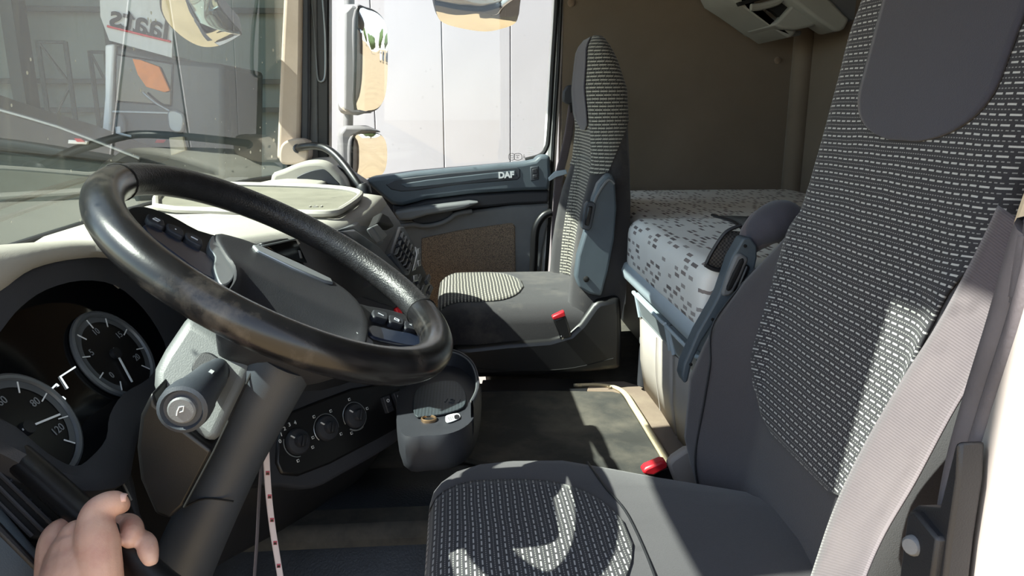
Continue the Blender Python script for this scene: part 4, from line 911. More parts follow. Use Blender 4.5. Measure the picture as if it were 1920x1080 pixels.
# ------------------------------------------------------------------ passenger grab handle on the pillar
gh = root('grab_handle', 'curved black grab handle rising from dashboard to passenger pillar', 'handle', at(683, 352, x=1.86))
tube('handle_tube', [at(a, b, x=x) for a, b, x in ((556, 279, 2.10), (566, 276, 2.06), (590, 274, 2.02), (610, 278, 1.98), (628, 290, 1.95), (645, 308, 1.92), (660, 328, 1.89), (672, 345, 1.87), (681, 358, 1.86))], .011, m_black, gh, seg=12)
revolve('handle_socket', [(.022, 0), (.022, .012), (.014, .02), (0, .02)], at(560, 278, x=2.10), Vector((-1, -.3, 0)), m_dark, gh, seg=16)
revolve('handle_foot', [(.02, 0), (.02, .02), (.012, .03), (0, .03)], at(684, 364, x=1.86), Vector((0, .2, 1)), m_darker, gh, seg=16)
# ================================================================== BUNK
bk = root('lower_bunk', 'lower bunk with pale rail, drawers and dash-printed mattress behind the seats', 'bunk', (1.2, -.8, 0))
def slab(name, x0, x1, y0, y1, z0, z1, r, mat, par):
    """soft cushion: rounded section swept along x, uv in metres"""
    prof = []
    for cx, cy, a0 in ((y0 - r, z0 + r * .5, 270), (y0 - r, z1 - r, 0), (y1 + r, z1 - r, 90), (y1 + r, z0 + r * .5, 180)):
        for k in range(6):
            a = math.radians(a0 + k * 18); prof.append((cx + r * math.cos(a), cy + (r if a0 in (0, 90) else r * .5) * math.sin(a)))
    n = len(prof); cy, cz = (y0 + y1) / 2, (z0 + z1) / 2; rings = []; uv = []
    L = [0]
    for i in range(1, n): L.append(L[-1] + math.dist(prof[i], prof[i - 1]))
    xs_ = [(x0, .86), (x0 + r * .12, .93), (x0 + r * .4, .975), (x0 + r, 1)] + [(lerp(x0 + r, x1 - r, k / 14), 1) for k in range(1, 14)] + [(x1 - r, 1), (x1 - r * .4, .975), (x1 - r * .12, .93), (x1, .86)]
    for x, s in xs_:
        sy = 1 - (1 - s) * .2
        rings.append([Vector((x, cy + (p[0] - cy) * (1 - (1 - s) * .25), cz + (p[1] - cz) * s)) for p in prof]); uv += [(x, l) for l in L]
    return loft(name, rings, mat, par, uv=uv, sharp=80)
slab('mattress', .955, 1.50, -.400, -1.12, .285, .405, .035, m_mattress, bk)
slab('mattress_end', .19, .955, -.72, -1.12, .275, .396, .03, m_mattress, bk)
slab('mattress_end', 1.50, 2.195, -.44, -1.12, .275, .396, .03, m_mattress, bk)
box('bunk_base', (.19, -1.125, 0.0), (.96, -.76, .270), m_darker, bk)
box('bunk_base', (.955, -1.125, 0.0), (1.47, -.47, .275), m_drawer, bk)
box('bunk_base', (1.47, -1.125, 0.0), (2.195, -.52, .270), m_darker, bk)
rail = prism('front_rail', [(0, -.398, .262), (0, -.392, .285), (0, -.400, .302), (0, -.425, .305), (0, -.44, .255), (0, -.415, .252)], (0, 0, 0.0001), m_rail, bk); bpy.data.objects.remove(rail)
sec = [(-.412, .250), (-.398, .262), (-.393, .280), (-.399, .296), (-.412, .302), (-.46, .300), (-.46, .248)]
loft('front_rail', [[Vector((x, y, z)) for y, z in sec] for x in (.945, 1.0, 1.3, 1.505, 1.52)], m_rail, bk, sharp=60)
# drawers with tray tops
for i, (x0, x1) in enumerate(((1.165, 1.425), (.96, 1.155))):
    dw = prism('drawer', [(x0, -.437, .005), (x1, -.437, .005), (x1, -.425, .03), (x1, -.415, .185), (x0, -.415, .185), (x0, -.425, .03)][:0] or [(x0, -.452, .004), (x1, -.452, .004), (x1, -.430, .182), (x0, -.430, .182)], (0, -.03, 0), m_drawer, bk, bevel=.006)
    grid('drawer_skin', [[(lerp(x0, x1, s), y - .004 * math.sin(s * math.pi), z) for s in (0, .1, .5, .9, 1)] for y, z in ((-.445, .004), (-.432, .08), (-.427, .182))], m_drawer, dw, solid=.004)
    tray_ = prism('tray_front', [(x0, -.425, .183), (x1, -.425, .183), (x1, -.408, .242), (x0, -.408, .242)], (0, -.012, 0), m_drawerframe, bk, bevel=.003)
    prism('tray_recess', [(x0 + .02, -.4215, .192), (x1 - .02, -.4215, .192), (x1 - .02, -.4085, .234), (x0 + .02, -.4085, .234)], (0, -.004, -.001), M('shaded_grey_plastic', (112, 118, 122), .5), tray_, bevel=.004)
    tube('drawer_edge', [(x0 + .008, -.421, .185), (x0 + .006, -.410, .236), (x0 + .02, -.404, .242), (x1 - .02, -.404, .242), (x1 - .006, -.410, .236), (x1 - .008, -.421, .185)], .004, m_rail, dw, seg=8)
    for xx in (lerp(x0, x1, .45),):
        tube('panel_crease', [(xx, -.440, .01), (xx + .003, -.428, .09), (xx, -.424, .178)], .0012, m_drawer, dw, seg=6)
# black post beside the bunk
po = root('black_post', 'short black post standing at the passenger end of the bunk', 'post', at(1208, 724, z=0))
b0 = at(1205, 722, z=0)
revolve('post_body', [(.013, 0), (.0135, .01), (.012, .09), (.010, .105)], b0, (0, 0, 1), m_dark, po, seg=16)
revolve('post_knob', [(.010, .103), (.0125, .108), (.0125, .12), (.008, .126), (0, .127)], b0, (0, 0, 1), m_midgrey, po, seg=16)
# floor covering
mo = [at(a, b, z=-.012) for a, b in ((850, 733), (905, 733), (1020, 731), (1150, 733), (1168, 738), (1195, 780), (1225, 830), (1246, 862), (1240, 882), (1215, 900), (1150, 915), (1000, 885), (900, 866), (830, 850), (790, 835))]
tag(prism('rubber_floor_mat', mo, (0, 0, -.012), m_floormat, None, bevel=.005), 'dusty dark rubber mat covering the engine tunnel', 'floor mat')
cp = [at(a, b, z=-.012) for a, b in ((1100, 716), (1170, 714), (1196, 722), (1215, 730), (1240, 768), (1295, 850), (1320, 900), (1250, 905), (1250, 872), (1225, 826), (1192, 776), (1168, 736), (1100, 732))]
tag(prism('carpet_strip', cp, (0, 0, -.014), m_carpet, None, bevel=.003), 'brown carpet strip along the foot of the bunk drawers', 'carpet')
ed = [at(a, b, z=-.008) for a, b in ((1080, 722), (1130, 722), (1166, 733), (1190, 766), (1222, 818), (1250, 866), (1246, 880))]  # rear edge of the mat, with the sunlight on it put into cream
tag(ribbon('sunlit_mat_edge', ed, [Vector((0, 1, 0))] * 2 + [Vector((.5, 1, 0))] + [Vector((.2, 1, 0))] * 4, .013, M('sunlit_edge_cream', (190, 176, 146), .8, var=.2), None, th=.008), 'cream strip painting the sunlit rear edge of the rubber mat', 'sunlit mat edge')
cush = [at(a, b, z=-.012) for a, b in ((900, 733), (905, 712), (1000, 708), (1115, 712), (1100, 733))]
tag(prism('seat_floor_plate', cush, (0, 0, -.012), m_darker, None, bevel=.002), 'black floor plate in front of the passenger seat plinth', 'floor plate')
# upper bunk, folded up
ub = root('upper_bunk', 'warm grey plastic underside of the folded upper bunk', 'bunk', at(1480, 70, x=1.9))
pxprism('side_panel', [(1368, -4), (1396, 14), (1440, 45), (1478, 70), (1486, 70), (1497, 57), (1489, 54), (1455, 48), (1432, 25), (1405, 10), (1385, -60), (1340, -60)], dict(x=1.93), (.22, 0, 0), m_upper, ub, bevel=.008)
pxprism('lower_shell', [(1450, 46), (1466, 32), (1490, 5), (1505, -40), (1560, -40), (1540, 34), (1547, 42), (1520, 50), (1492, 56), (1465, 53)], dict(x=1.90), (.2, 0, 0), m_upper, ub, bevel=.010, seg=3)
pxprism('support_arm', [(1486, 0), (1535, 38), (1565, 58), (1576, 59), (1584, 54), (1594, 36), (1585, 28), (1530, -30), (1470, -30)], dict(x=1.86), (.1, 0, 0), m_upper, ub, bevel=.008, seg=3)
pxprism('rear_panel', [(1536, -40), (1560, 6), (1594, 36), (1610, 40), (1640, 20), (1640, -40)], dict(x=1.92), (.12, 0, 0), m_midgrey, ub, bevel=.005)
pxprism('dark_slot', [(1434, 12), (1450, 22), (1464, 34), (1480, 14), (1490, -4), (1470, -10), (1455, 6)], dict(x=1.925), (.02, 0, 0), m_gap, ub, bevel=.001)
pxprism('dark_slot', [(1388, 11), (1440, -4), (1440, -10), (1384, 4)], dict(x=1.922), (.02, 0, 0), m_gap, ub, bevel=.001)
tube('folded_net', [at(a, b, x=1.915) for a, b in ((1408, 14), (1422, 13), (1440, 9), (1458, 3), (1470, -8))], .010, m_upper, ub, seg=8)
pxprism('hinge', [(1490, 58), (1504, 57), (1502, 66), (1491, 66)], dict(x=1.97), (.05, 0, 0), m_midgrey, ub, bevel=.004)

# ================================================================== PASSENGER SEAT
ps = root('passenger_chair', 'far black passenger seat with striped insert and tall narrow headrest', 'seat', (1.72, -.15, -.03))
cx = 1.72
def pring(z, hw, yf, yb, bol, n=18, round_=.045):
    pts = []; round_ = min(round_, max(.002, (yf - yb) * .42))
    for k in range(n + 1):                      # front, far (+x) to near (-x)
        s = lerp(1, -1, k / n); e = max(0, (abs(s) - .78) / .22)
        pts.append(Vector((cx + hw * s, yf + bol * sstep(abs(s), .45, .75) - round_ * e ** 2.2, z)))
    for k in range(7):
        s = lerp(-1, 1, k / 6); e = abs(s) ** 6
        pts.append(Vector((cx + hw * .98 * s, yb + .02 * e, z)))
    return pts
tabF = [(.08, -.325), (.16, -.325), (.30, -.335), (.42, -.345), (.52, -.350), (.60, -.338), (.70, -.325), (.80, -.330), (.83, -.35)]
tabB = [(.08, -.40), (.2, -.425), (.4, -.430), (.6, -.428), (.7, -.42), (.77, -.395), (.81, -.375), (.83, -.365)]
tabW = [(.08, .20), (.16, .225), (.34, .225), (.44, .215), (.52, .185), (.60, .145), (.70, .135), (.765, .124), (.79, .112), (.81, .092), (.82, .072), (.828, .045)]
tabL = [(.08, .04), (.16, .055), (.30, .055), (.42, .045), (.52, .02), (.6, .006), (.9, 0)]
zz = [.08, .11, .16, .22, .28, .34, .39, .44, .48, .52, .56, .60, .64]
rr = [pring(z, interp(z, tabW), interp(z, tabF), interp(z, tabB), interp(z, tabL)) for z in zz]
loft('backrest', rr, m_fabp, ps, sharp=80)
zz2 = [.50, .52, .56, .60, .65, .70, .74, .77, .79, .805, .815, .822, .826]
def hring(z):
    base = pring(z, interp(z, tabW), interp(z, tabF), interp(z, tabB), interp(z, tabL)); out = []
    w_ = max(0, 1 - (z - .50) / .12)
    for k, p in enumerate(base):
        z2 = z + .125 * w_ * sstep(-p.y, .345, .43)
        q = pring(z2, interp(z2, tabW) + .003, interp(z2, tabF) + .003, interp(z2, tabB) - .003, interp(z2, tabL))[k]; out.append(q)
    return out
rr2 = [hring(z) for z in zz2]
uv = []
for r in rr2:
    L = 0
    for i, p in enumerate(r):
        if i: L += (p - r[i - 1]).length
        uv.append((L, p.z))
loft('headrest', rr2, m_insert2, ps, uv=uv, sharp=80)
def pfront(s, z, off=.004):
    hw = interp(z, tabW); e = max(0, (abs(s) - .78) / .22)
    return Vector((cx + hw * s, interp(z, tabF) + interp(z, tabL) * sstep(abs(s), .45, .75) - .045 * e ** 2.2 + off, z))
rows, uvs = [], []
for z in np.linspace(.14, .53, 22):
    m = .60 * (1 - max(0, (.20 - z) / .06) ** 2 * .8); rows.append([pfront(lerp(m, -m, k / 14), z) for k in range(15)]); uvs.append([(interp(z, tabW) * lerp(m, -m, k / 14), z) for k in range(15)])
grid('back_insert', rows, m_insert2, ps, uvs=uvs, solid=.003, solid_off=1, sharp=80)
rows = []
for z in np.linspace(.60, .822, 16):
    m = .72 * (1 - max(0, (.645 - z) / .045) ** 2 * .75); rows.append([pfront(lerp(m, -m, k / 10), z, .005) for k in range(11)])
grid('head_patch', rows, m_patch, ps, solid=.003, solid_off=1, sharp=80)
# side of backrest: recliner cover and seam
rc = pxprism('recliner_cover', [(1112, 372), (1122, 345), (1138, 327), (1148, 326), (1154, 340), (1157, 390), (1152, 450), (1140, 510), (1128, 556), (1105, 552), (1086, 540), (1079, 520), (1084, 480), (1096, 440), (1106, 405)], dict(x=1.478), (.035, 0, 0), m_slate, ps, bevel=.012, seg=3)
lv = pxprism('lever_surround', [(1097, 384), (1102, 378), (1115, 379), (1118, 386), (1109, 428), (1104, 433), (1092, 430), (1090, 424)], dict(x=1.470), (.02, 0, 0), m_bezel, ps, bevel=.003)
pxprism('lever', [(1103, 387), (1112, 387), (1105, 424), (1096, 422)], dict(x=1.466), (.012, 0, 0), m_black, lv, bevel=.003)
revolve('cover_screw', [(.007, 0), (.007, .004), (.004, .006), (0, .006)], at(1099, 523, x=1.478), (-1, 0, 0), m_gap, rc, seg=14)
tube('cover_ridge', [at(a, b, x=1.474) for a, b in ((1152, 345), (1140, 338), (1122, 362), (1112, 385))], .003, m_midgrey, rc, seg=6)
# cushion
def cushion(name, x0, x1, yf, yb, zt, zb, mat, par, crown=.012, edge=.05, dip=.0, rear=0.0):
    rows = []
    cxm, hw = (x0 + x1) / 2, (x1 - x0) / 2
    U = [-1.0, -1.0, -.985, -.95, -.88, -.75, -.5, -.25, 0, .25, .5, .75, .88, .95, .985, 1.0, 1.0]
    Vv = [0, 0, .012, .035, .08, .15, .25, .4, .55, .7, .85, .95, 1.0]
    for j, v in enumerate(Vv):
        r = []
        for i, u in enumerate(U):
            fr = max(0, (.15 - v) / .15); e = max(0, (abs(u) - .72) / .28)
            z = zt + crown * (1 - u * u) - edge * (1 - math.sqrt(max(0, 1 - e ** 2))) - edge * 1.1 * (1 - math.sqrt(max(0, 1 - fr ** 2))) - dip * v * (1 - u * u)
            # rounded plan at the front corners
            sx = 1 - .16 * max(0, (.3 - v) / .3) ** 2 - rear * max(0, (v - .35) / .65) ** 1.2
            z -= rear * .12 * max(0, (v - .4) / .6) * max(0, abs(u) - .35)
            if j == 0 or i in (0, len(U) - 1): z = zb
            r.append(Vector((cxm + hw * u * sx, lerp(yf, yb, v), z)))
        rows.append(r)
    rows.append([Vector((p.x, p.y, zb)) for p in rows[-1]])
    return grid(name, rows, mat, par, sharp=120), (cxm, hw)
def czt(x, y, x0, x1, yf, yb, zt, crown, edge, dip=0):
    cxm, hw = (x0 + x1) / 2, (x1 - x0) / 2; v = min(1, max(0, (yf - y) / (yf - yb))); sx = 1 - .16 * max(0, (.3 - v) / .3) ** 2
    u = min(1, max(-1, (x - cxm) / hw / sx)); fr = max(0, (.15 - v) / .15); e = max(0, (abs(u) - .72) / .28)
    return zt + crown * (1 - u * u) - edge * (1 - math.sqrt(max(0, 1 - e ** 2))) - edge * 1.1 * (1 - math.sqrt(max(0, 1 - fr ** 2))) - dip * v * (1 - u * u)
PCU = (1.485, 1.955, .05, -.335, .188)
cushion('cushion', PCU[0], PCU[1], PCU[2], PCU[3], PCU[4], .095, m_fabp, ps, crown=.008, edge=.035)
rows, uvs = [], []
for i in range(16):
    v = i / 15; y = lerp(.046, -.175, v); m = .165 * math.sqrt(max(.05, 1 - max(0, (v - .55) / .45) ** 2.2))
    r = []; q = []
    for k in range(13):
        x = cx + lerp(-m, m, k / 12); r.append(Vector((x, y, czt(x, y, *PCU, .008, .035) + .003))); q.append((y, x))
    rows.append(r); uvs.append([(b, a) for a, b in q])
grid('cushion_insert', rows, m_insert2, ps, uvs=uvs, solid=.002, solid_off=1, sharp=80)
# plinth
pxprism('seat_plinth', [(846, 652), (880, 650), (950, 642), (1030, 636), (1068, 625), (1088, 606), (1112, 572), (1122, 564), (1165, 556), (1168, 640), (1166, 694), (1100, 700), (1000, 706), (900, 710), (858, 706)], dict(x=1.475), (.50, 0, 0), m_black, ps, bevel=.015, seg=3)
tube('plinth_seam', [at(a, b, x=1.4745) for a, b in ((860, 685), (940, 694), (1060, 692), (1150, 672))], .0014, m_gap, ps, seg=6)
box('cushion_pan', (1.50, -.32, .06), (1.94, .02, .10), m_black, ps, bevel=.01)
# buckle
bu = root('seat_belt_buckle', 'red-topped black seat belt buckle on the passenger seat', 'buckle', at(1058, 632, x=1.462))
pxprism('buckle_body', [(1037, 600), (1061, 592), (1070, 622), (1072, 632), (1056, 636), (1050, 632)], dict(x=1.458), (.016, 0, 0), m_black, bu, bevel=.004)
pxprism('release_button', [(1035, 594), (1058, 583), (1061, 593), (1038, 601)], dict(x=1.457), (.018, 0, 0), m_red, bu, bevel=.003)
revolve('anchor_bolt', [(.005, 0), (.005, .004), (0, .005)], at(1053, 632, x=1.456), (-1, 0, 0), m_chrome, bu, seg=12)
# passenger belt
def webbing(name, c):
    t = NT(name); u, v, _ = t.uv(); f = t.math('SINE', t.math('MULTIPLY', v, 2800.0)); e = t.math('GREATER_THAN', t.math('ABSOLUTE', t.math('SUBTRACT', t.math('DIVIDE', u, .048), .5)), .455)
    b = rgb(*c); col = t.mix(t.ramp(f, -1, 1), tuple(q * .72 for q in b[:3]) + (1,), b); col = t.mix(e, col, tuple(min(1, q * 1.25) for q in b[:3]) + (1,))
    n = t.ramp(t.noise(t.obj(), 12, 4), .3, .75); col = t.mix(t.math('MULTIPLY', n, .25), col, rgb(140, 128, 126))
    t.put(t.b.inputs['Base Color'], col); t.b.inputs['Roughness'].default_value = .75; t.bump(f, .35, .0006); t.b.inputs['Sheen Weight'].default_value = .2; return t.m
m_webb = webbing('ribbed_grey_webbing', (94, 84, 89))
pb = root('passenger_seat_belt', 'dark passenger seat belt hanging from its pillar guide', 'seat belt', at(1042, 520, x=2.12))
pxprism('belt_guide', [(1056, 172), (1064, 160), (1080, 158), (1088, 165), (1086, 192), (1066, 196), (1056, 190)], dict(x=2.12), (.03, 0, 0), m_dark, pb, bevel=.005)
pxprism('guide_slot', [(1068, 196), (1078, 190), (1080, 205), (1070, 212)], dict(x=2.118), (.02, 0, 0), m_gap, pb, bevel=.002)
ribbon('webbing', [at(a, b, x=2.13) for a, b in ((1074, 196), (1068, 240), (1058, 290), (1048, 335), (1042, 420), (1040, 520))], Vector((.35, -.9, .0)), .03, m_webb, pb)
pxprism('belt_tongue', [(1040, 322), (1062, 318), (1064, 326), (1044, 332), (1030, 340), (1028, 334)], dict(x=2.115), (.012, 0, 0), m_rail, pb, bevel=.002)

# ================================================================== DRIVER SEAT
ds = root('driver_chair', 'large near driver seat with dash-woven insert and slate head patch', 'seat', (.63, -.2, -.3))
dcx = .625
tW = [(.06, .20), (.14, .235), (.25, .258), (.35, .258), (.41, .252), (.45, .236), (.485, .212), (.52, .198), (.62, .203), (.75, .208), (.85, .19), (.93, .14), (.97, .09), (.985, .05)]
tL = [(.06, .03), (.15, .075), (.25, .085), (.33, .072), (.39, .048), (.45, .018), (.51, .002), (.62, 0), (.75, 0), (1, 0)]
def dy0(z): return -.425 - .20 * (z - .2) - (.0 if z < .9 else (z - .9) * .4)
def dfront(s, z, off=0.0):
    hw = interp(z, tW); e = max(0, (abs(s) - .80) / .20)
    return Vector((dcx + hw * s, dy0(z) + interp(z, tL) * sstep(abs(s), .52, .86) - .06 * e ** 2.4 + off, z))
rings = []
for z in [.04, .08, .12, .16, .20, .25, .30, .35, .40, .425, .45, .475, .50, .525, .55, .60, .65, .70, .75, .80, .85, .89, .92, .945, .965, .98, .986]:
    f = [dfront(lerp(1, -1, k / 32), z) for k in range(33)]
    hw = interp(z, tW); b = [Vector((dcx + hw * .97 * s, dy0(z) - .125 + .03 * abs(s) ** 5, z)) for s in (-1, -.8, -.4, 0, .4, .8, 1)]
    rings.append(f + b)
loft('backrest', rings, m_fab, ds, sharp=80)
def patch(name, hwf, z0, z1, mat, off, n=40, m=28, dx=0):
    rows, uvs = [], []
    for i in range(n):
        z = lerp(z0, z1, i / (n - 1)); h = min(hwf(z), interp(z, tW) * .96 - abs(dx)); r, q = [], []
        for k in range(m + 1):
            x = lerp(h, -h, k / m) + dx; r.append(dfront(x / interp(z, tW), z, off)); q.append((x, z * 1.02))
        rows.append(r); uvs.append(q)
    return grid(name, rows, mat, ds, uvs=uvs, solid=.004, solid_off=1, sharp=80)
def ins_hw(z):
    base = interp(z, [(.222, .08), (.228, .11), (.238, .13), (.26, .150), (.30, .162), (.40, .166), (.48, .174), (.55, .188), (.62, .192), (.70, .194), (.80, .186), (.90, .15)])
    return base
patch('back_insert', ins_hw, .222, .93, m_insert, .003, n=70)
def pat_hw(z):
    return .122 * (1 - max(0, (.69 - z) / .075) ** 2.6) ** .5 if z < .69 else .122 + (z - .69) * .06
patch('head_patch', lambda z: max(.012, pat_hw(z)), .6165, .875, m_patch, .008, n=50, dx=-.022)
# seams along the bolsters
for sgn in (1, -1):
    tube('bolster_seam', [dfront(sgn * s, z, .002) for s, z in ((.90, .42), (.84, .34), (.76, .28), (.745, .22), (.76, .14), (.80, .08))], .0018, m_darker, ds, seg=6)
# cushion
DCU = (.375, .862, .045, -.46, .135)
cushion('cushion', *DCU[:5], -.02, m_fab, ds, crown=.012, edge=.045, dip=.01, rear=.46)
rows, uvs = [], []
for i in range(26):
    v = i / 25; y = lerp(.0445, -.205, v); m = .145 * math.sqrt(max(.03, 1 - max(0, (v - .45) / .55) ** 2.4)); r = []; q = []
    for k in range(17):
        x = .60 + lerp(-m, m, k / 16); r.append(Vector((x, y, czt(x, y, *DCU, .012, .045, .01) + .003))); q.append((x, y))
    rows.append(r); uvs.append(q)
grid('cushion_insert', rows, m_insert, ds, uvs=uvs, solid=.003, solid_off=1, sharp=80)
tube('cushion_seam', [(x, y, czt(x, y, *DCU, .012, .045, .01) + .001) for x, y in ((.80, -.19), (.72, -.20), (.64, -.215), (.5, -.215), (.42, -.20))], .0016, m_darker, ds, seg=6)
box('seat_pedestal', (.42, -.38, -.33), (.80, -.02, -.02), m_black, ds, bevel=.02)
# armrest assembly on the inner side of the backrest
ar = pxprism('armrest_bracket', [(1394, 446), (1408, 446), (1420, 462), (1420, 484), (1408, 540), (1398, 566), (1370, 572), (1348, 592), (1316, 640), (1298, 680), (1290, 716), (1283, 720), (1278, 705), (1282, 684), (1308, 624), (1338, 572), (1350, 548), (1372, 484)], dict(x=.895), (.03, 0, 0), m_slate, ds, bevel=.006, seg=3)
pxprism('bracket_slot', [(1380, 478), (1400, 482), (1402, 492), (1376, 548), (1362, 556), (1354, 548)], dict(x=.890), (.02, 0, 0), m_midgrey, ar, bevel=.005, sm=2)
pxprism('slot_opening', [(1388, 488), (1396, 492), (1374, 540), (1366, 546), (1364, 538)], dict(x=.886), (.012, 0, 0), m_gap, ar, bevel=.003, sm=2)
pxprism('release_bar', [(1400, 496), (1408, 500), (1388, 545), (1378, 552)], dict(x=.886), (.015, 0, 0), m_black, ar, bevel=.003)
for a, b in ((1397, 461), (1336, 599), (1295, 683)):
    revolve('bracket_screw', [(.0026, 0), (.0026, .002), (0, .0025)], at(a, b, x=.8945), (-1, 0, 0), m_gap, ar, seg=10)
tube('armrest_pad', [at(a, b, x=x) for a, b, x in ((1398, 470, .925), (1412, 448, .925), (1432, 428, .925), (1456, 414, .925), (1474, 412, .925), (1478, 428, .925))], [.012, .024, .030, .030, .026, .018], m_fabsh, ds, seg=16, flat=1.0)
tube('armrest_cover', [at(a, b, x=x) for a, b, x in ((1404, 462, .918), (1420, 440, .918), (1440, 424, .916), (1462, 411, .916), (1480, 414, .916), (1484, 432, .916))], [.010, .024, .031, .031, .026, .016], m_patch, ds, seg=16)
# buckle on the inner side
db = root('driver_belt_buckle', 'red buckle with beige stalk cover beside the driver cushion', 'buckle', at(1275, 905, x=.90))
pxprism('release_button', [(1204, 886), (1212, 878), (1240, 866), (1250, 866), (1253, 878), (1226, 893), (1212, 892)], dict(x=.90), (.022, 0, 0), m_red, db, bevel=.004)
pxprism('buckle_body', [(1212, 891), (1252, 876), (1262, 880), (1268, 904), (1240, 904)], dict(x=.905), (.02, 0, 0), m_black, db, bevel=.003)
pxprism('stalk_cover', [(1252, 872), (1262, 860), (1286, 844), (1300, 842), (1312, 870), (1318, 900), (1302, 920), (1285, 916), (1264, 902)], dict(x=.897), (.02, 0, 0), m_drawer, db, bevel=.006)
# mesh pocket hanging over the bunk edge
mp_ = root('folded_net_pocket', 'dark net pocket lying folded on the mattress by the armrest', 'net', at(1350, 500, z=.41))
t = NT('dark_net'); o_ = t.obj(); ck = t.new('ShaderNodeTexChecker'); ck.inputs['Scale'].default_value = 300; t.t.links.new(o_, ck.inputs[0])
t.put(t.b.inputs['Base Color'], t.mix(ck.outputs['Fac'], rgb(40, 40, 42), rgb(78, 76, 74))); t.b.inputs['Roughness'].default_value = .7; t.bump(ck.outputs['Fac'], .5, .002); m_net = t.m
rows = [[at(a, b, x=y) for a, b in r] for r, y in (([(1324, 497), (1352, 506), (1376, 500)], .945), ([(1342, 468), (1360, 478), (1388, 470)], .945), ([(1352, 448), (1378, 452), (1396, 448)], .95), ([(1366, 432), (1388, 434), (1402, 436)], .955))]
grid('net_flap', [crom(r, 4) for r in rows], m_net, mp_, solid=.004, sharp=80)
rows = [[at(a, b, y=y) for a, b in r] for r, y in (([(1336, 404), (1372, 414), (1398, 436)], -.53), ([(1360, 404), (1390, 410), (1410, 426)], -.54), ([(1390, 405), (1412, 407), (1424, 414)], -.55))]
grid('net_flap', [crom(r, 4) for r in rows], m_net, mp_, solid=.004, sharp=80)
tube('net_hem', [at(a, b, x=.943) for a, b in ((1322, 496), (1336, 504), (1352, 507), (1374, 502))], .0035, m_darker, mp_, seg=6)
tube('net_hem', [at(a, b, x=.943) for a, b in ((1324, 494), (1334, 474), (1352, 446), (1366, 432), (1390, 422))], .003, m_darker, mp_, seg=6)
tube('net_hem', [at(a, b, y=y) for a, b, y in ((1335, 403, -.528), (1370, 414, -.529), (1386, 424, -.529), (1400, 438, -.529))], .003, m_darker, mp_, seg=6)

# ------------------------------------------------------------------ driver's belt
dbelt = root('driver_seat_belt', 'wide grey webbing belt running diagonally down the driver seat', 'seat belt', (.36, -.33, .2))
edge = [((1872, 385), (1960, 445)), ((1832, 470), (1912, 530)), ((1760, 605), (1850, 665)), ((1690, 715), (1782, 782)), ((1618, 840), (1716, 905)), ((1566, 950), (1660, 1000)), ((1528, 1060), (1622, 1085)), ((1500, 1150), (1600, 1165))]
yb = [-.45, -.43, -.40, -.375, -.35, -.325, -.30, -.28]
La = crom([at(*a, y=y) for (a, b), y in zip(edge, yb)], 5); Lb = crom([at(*b, y=y + .004) for (a, b), y in zip(edge, yb)], 5)
rows, uvs = [], []; L = 0
for i, (p, q) in enumerate(zip(La, Lb)):
    if i: L += ((p + q) / 2 - (La[i - 1] + Lb[i - 1]) / 2).length
    rows.append([lerp(p, q, k / 6) for k in range(7)]); uvs.append([(k / 6 * .048, L) for k in range(7)])
grid('webbing', rows, m_webb, dbelt, uvs=uvs, solid=.0015, solid_off=0, sharp=120)
# ================================================================== DRIVER'S GRAB HANDLE AND THE HAND ON IT
HT = [(-90, 745, .76), (0, 828, .745), (80, 897, .73), (148, 957, .72), (230, 1030, .70), (300, 1092, .685), (360, 1145, .675)]
dh = root('entry_handle', 'straight black entry handle gripped by the hand', 'handle', atd(300, 1092, .685))
hp_ = [Vector((.10, .47, .62)), Vector((.22, .44, .52))] + [atd(*p) for p in HT] + [Vector((.36, .16, .12)), Vector((.36, .16, -.10)), Vector((.36, .18, -.31))]
tube('handle_tube', hp_, .0145, m_black, dh, seg=18)
a, b = hp_[0], hp_[-1]
revolve('handle_end', [(.02, -.03), (.02, .02), (.0145, .035)], a, hp_[1] - a, m_darker, dh, seg=18)
revolve('handle_end', [(.02, -.03), (.02, .02), (.0145, .035)], b, hp_[-2] - b, m_darker, dh, seg=18)
t = NT('skin'); o_ = t.obj()
n1 = t.ramp(t.noise(o_, 22, 4), .3, .7); n2 = t.ramp(t.noise(o_, 60, 5), .45, .75)
c_ = t.mix(n1, rgb(204, 160, 142), rgb(222, 182, 160)); c_ = t.mix(t.math('MULTIPLY', n2, .35), c_, rgb(176, 110, 96))
t.put(t.b.inputs['Base Color'], c_); t.b.inputs['Roughness'].default_value = .5; t.b.inputs['Subsurface Weight'].default_value = .12; t.b.inputs['Subsurface Radius'].default_value = (.006, .003, .0015)
t.bump(t.math('ADD', t.noise(o_, 160, 4), t.math('MULTIPLY', t.noise(o_, 500, 2), .4)), .35, .0012); m_skin = t.m
pe = root('person', 'bare left hand gripping the black entry handle', 'person', atd(150, 1300, .62))
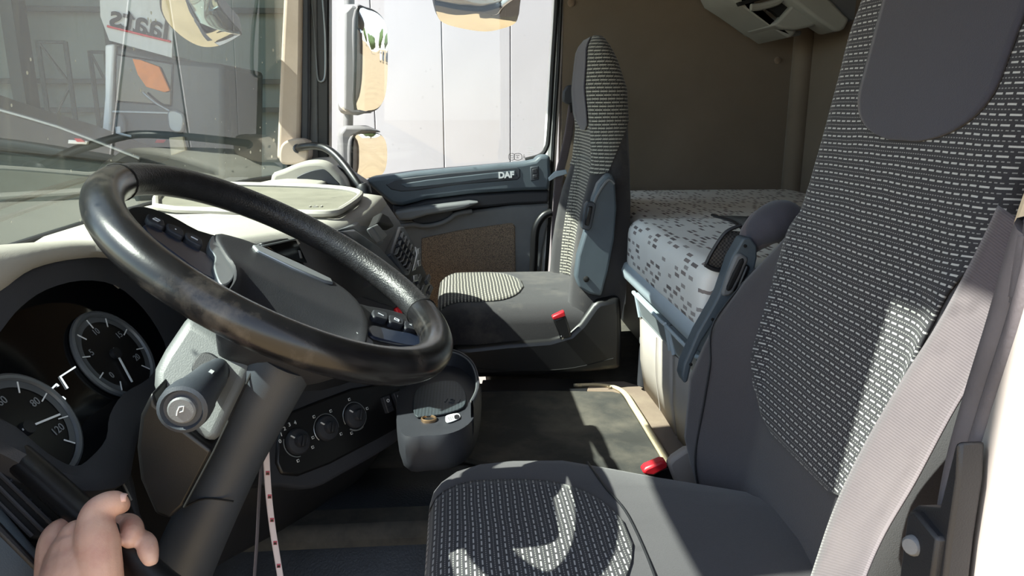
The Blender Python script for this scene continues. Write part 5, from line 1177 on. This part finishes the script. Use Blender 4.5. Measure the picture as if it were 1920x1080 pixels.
chains = [
    [(150, 1380, .60, 82), (150, 1240, .63, 80), (150, 1150, .655, 78), (150, 1085, .67, 70), (148, 1045, .68, 56)],
    [(112, 1120, .675, 44), (106, 1050, .69, 36), (106, 1015, .70, 31), (118, 996, .712, 25), (146, 988, .738, 22), (184, 982, .748, 20), (208, 977, .735, 17), (220, 977, .715, 14)],
    [(128, 1100, .67, 52), (136, 1050, .68, 48), (146, 1010, .685, 36)],
    [(186, 1130, .655, 44), (186, 1070, .66, 41), (182, 1015, .67, 39), (179, 985, .678, 34), (184, 962, .684, 30), (200, 948, .688, 26), (216, 944, .692, 24), (227, 947, .70, 17)],
    [(150, 1030, .735, 26), (200, 1000, .75, 22), (234, 984, .735, 21), (246, 989, .712, 21.5), (247, 1003, .696, 21), (243, 1013, .69, 16)],
    [(180, 1060, .725, 24), (230, 1030, .735, 21), (262, 1014, .72, 19), (274, 1020, .70, 19.5), (278, 1035, .69, 19), (282, 1050, .685, 15)],
    [(200, 1110, .71, 22), (250, 1100, .72, 18), (286, 1094, .708, 17), (300, 1100, .692, 14)],
]
V_, F_ = [], []
for ch in chains:
    pts = [atd(a, b, d) for a, b, d, r in ch]; rad = [r * d / F for a, b, d, r in ch]
    P = crom(pts, 5); N = len(P); T, U = frames(P, False); sg = 16; base = len(V_); rr_ = []
    rs = [interp(i / (N - 1) * (len(rad) - 1), list(enumerate(rad))) for i in range(N)]
    # round ends
    seq = [(P[0] - T[0] * rs[0] * .9, .35 * rs[0], 0), (P[0] - T[0] * rs[0] * .6, .78 * rs[0], 0)] + [(P[i], rs[i], i) for i in range(N)] + [(P[-1] + T[-1] * rs[-1] * .45, .88 * rs[-1], N - 1), (P[-1] + T[-1] * rs[-1] * .8, .58 * rs[-1], N - 1), (P[-1] + T[-1] * rs[-1] * .96, .22 * rs[-1], N - 1)]
    for p, r, i in seq:
        w = T[i].cross(U[i])
        for j in range(sg):
            an = 2 * math.pi * j / sg; V_.append(p + U[i] * r * math.cos(an) + w * r * math.sin(an))
    m_ = len(seq)
    F_ += [[base + i * sg + j, base + i * sg + (j + 1) % sg, base + (i + 1) * sg + (j + 1) % sg, base + (i + 1) * sg + j] for i in range(m_ - 1) for j in range(sg)]
    F_ += [[base + j for j in range(sg)][::-1], [base + (m_ - 1) * sg + j for j in range(sg)]]
hd = mk('hand', V_, F_, m_skin, pe, sharp=180)
rm = hd.modifiers.new('remesh', 'REMESH'); rm.mode = 'VOXEL'; rm.voxel_size = .0017; rm.use_smooth_shade = True
smo = hd.modifiers.new('smooth', 'SMOOTH'); smo.factor = .5; smo.iterations = 7
m_nail = M('fingernail', (226, 184, 170), .3, var=.03)
def nail(px, py, d, n, up, w, l):
    c = atd(px, py, d); n = Vector(n).normalized(); u = Vector(up); u = (u - n * u.dot(n)).normalized(); s = n.cross(u); rows = []
    for i in range(6):
        tt = i / 5; hw = w * (.8 + .2 * math.sin(tt * math.pi)); rows.append([c + u * (tt - .5) * l + s * hw * (k / 3 - 1) - n * (abs(k / 3 - 1) ** 2 * w * .5 + (tt - .5) ** 2 * l * .3) for k in range(7)])
    grid('fingernail', rows, m_nail, hd, solid=.0008, sharp=180)
nail(290, 1030, .688, (-.3, -.85, .45), (0, -.5, -.8), .0045, .009)
nail(226, 930, .6885, (-.35, -.1, .93), (.1, -1, 0), .0050, .010)
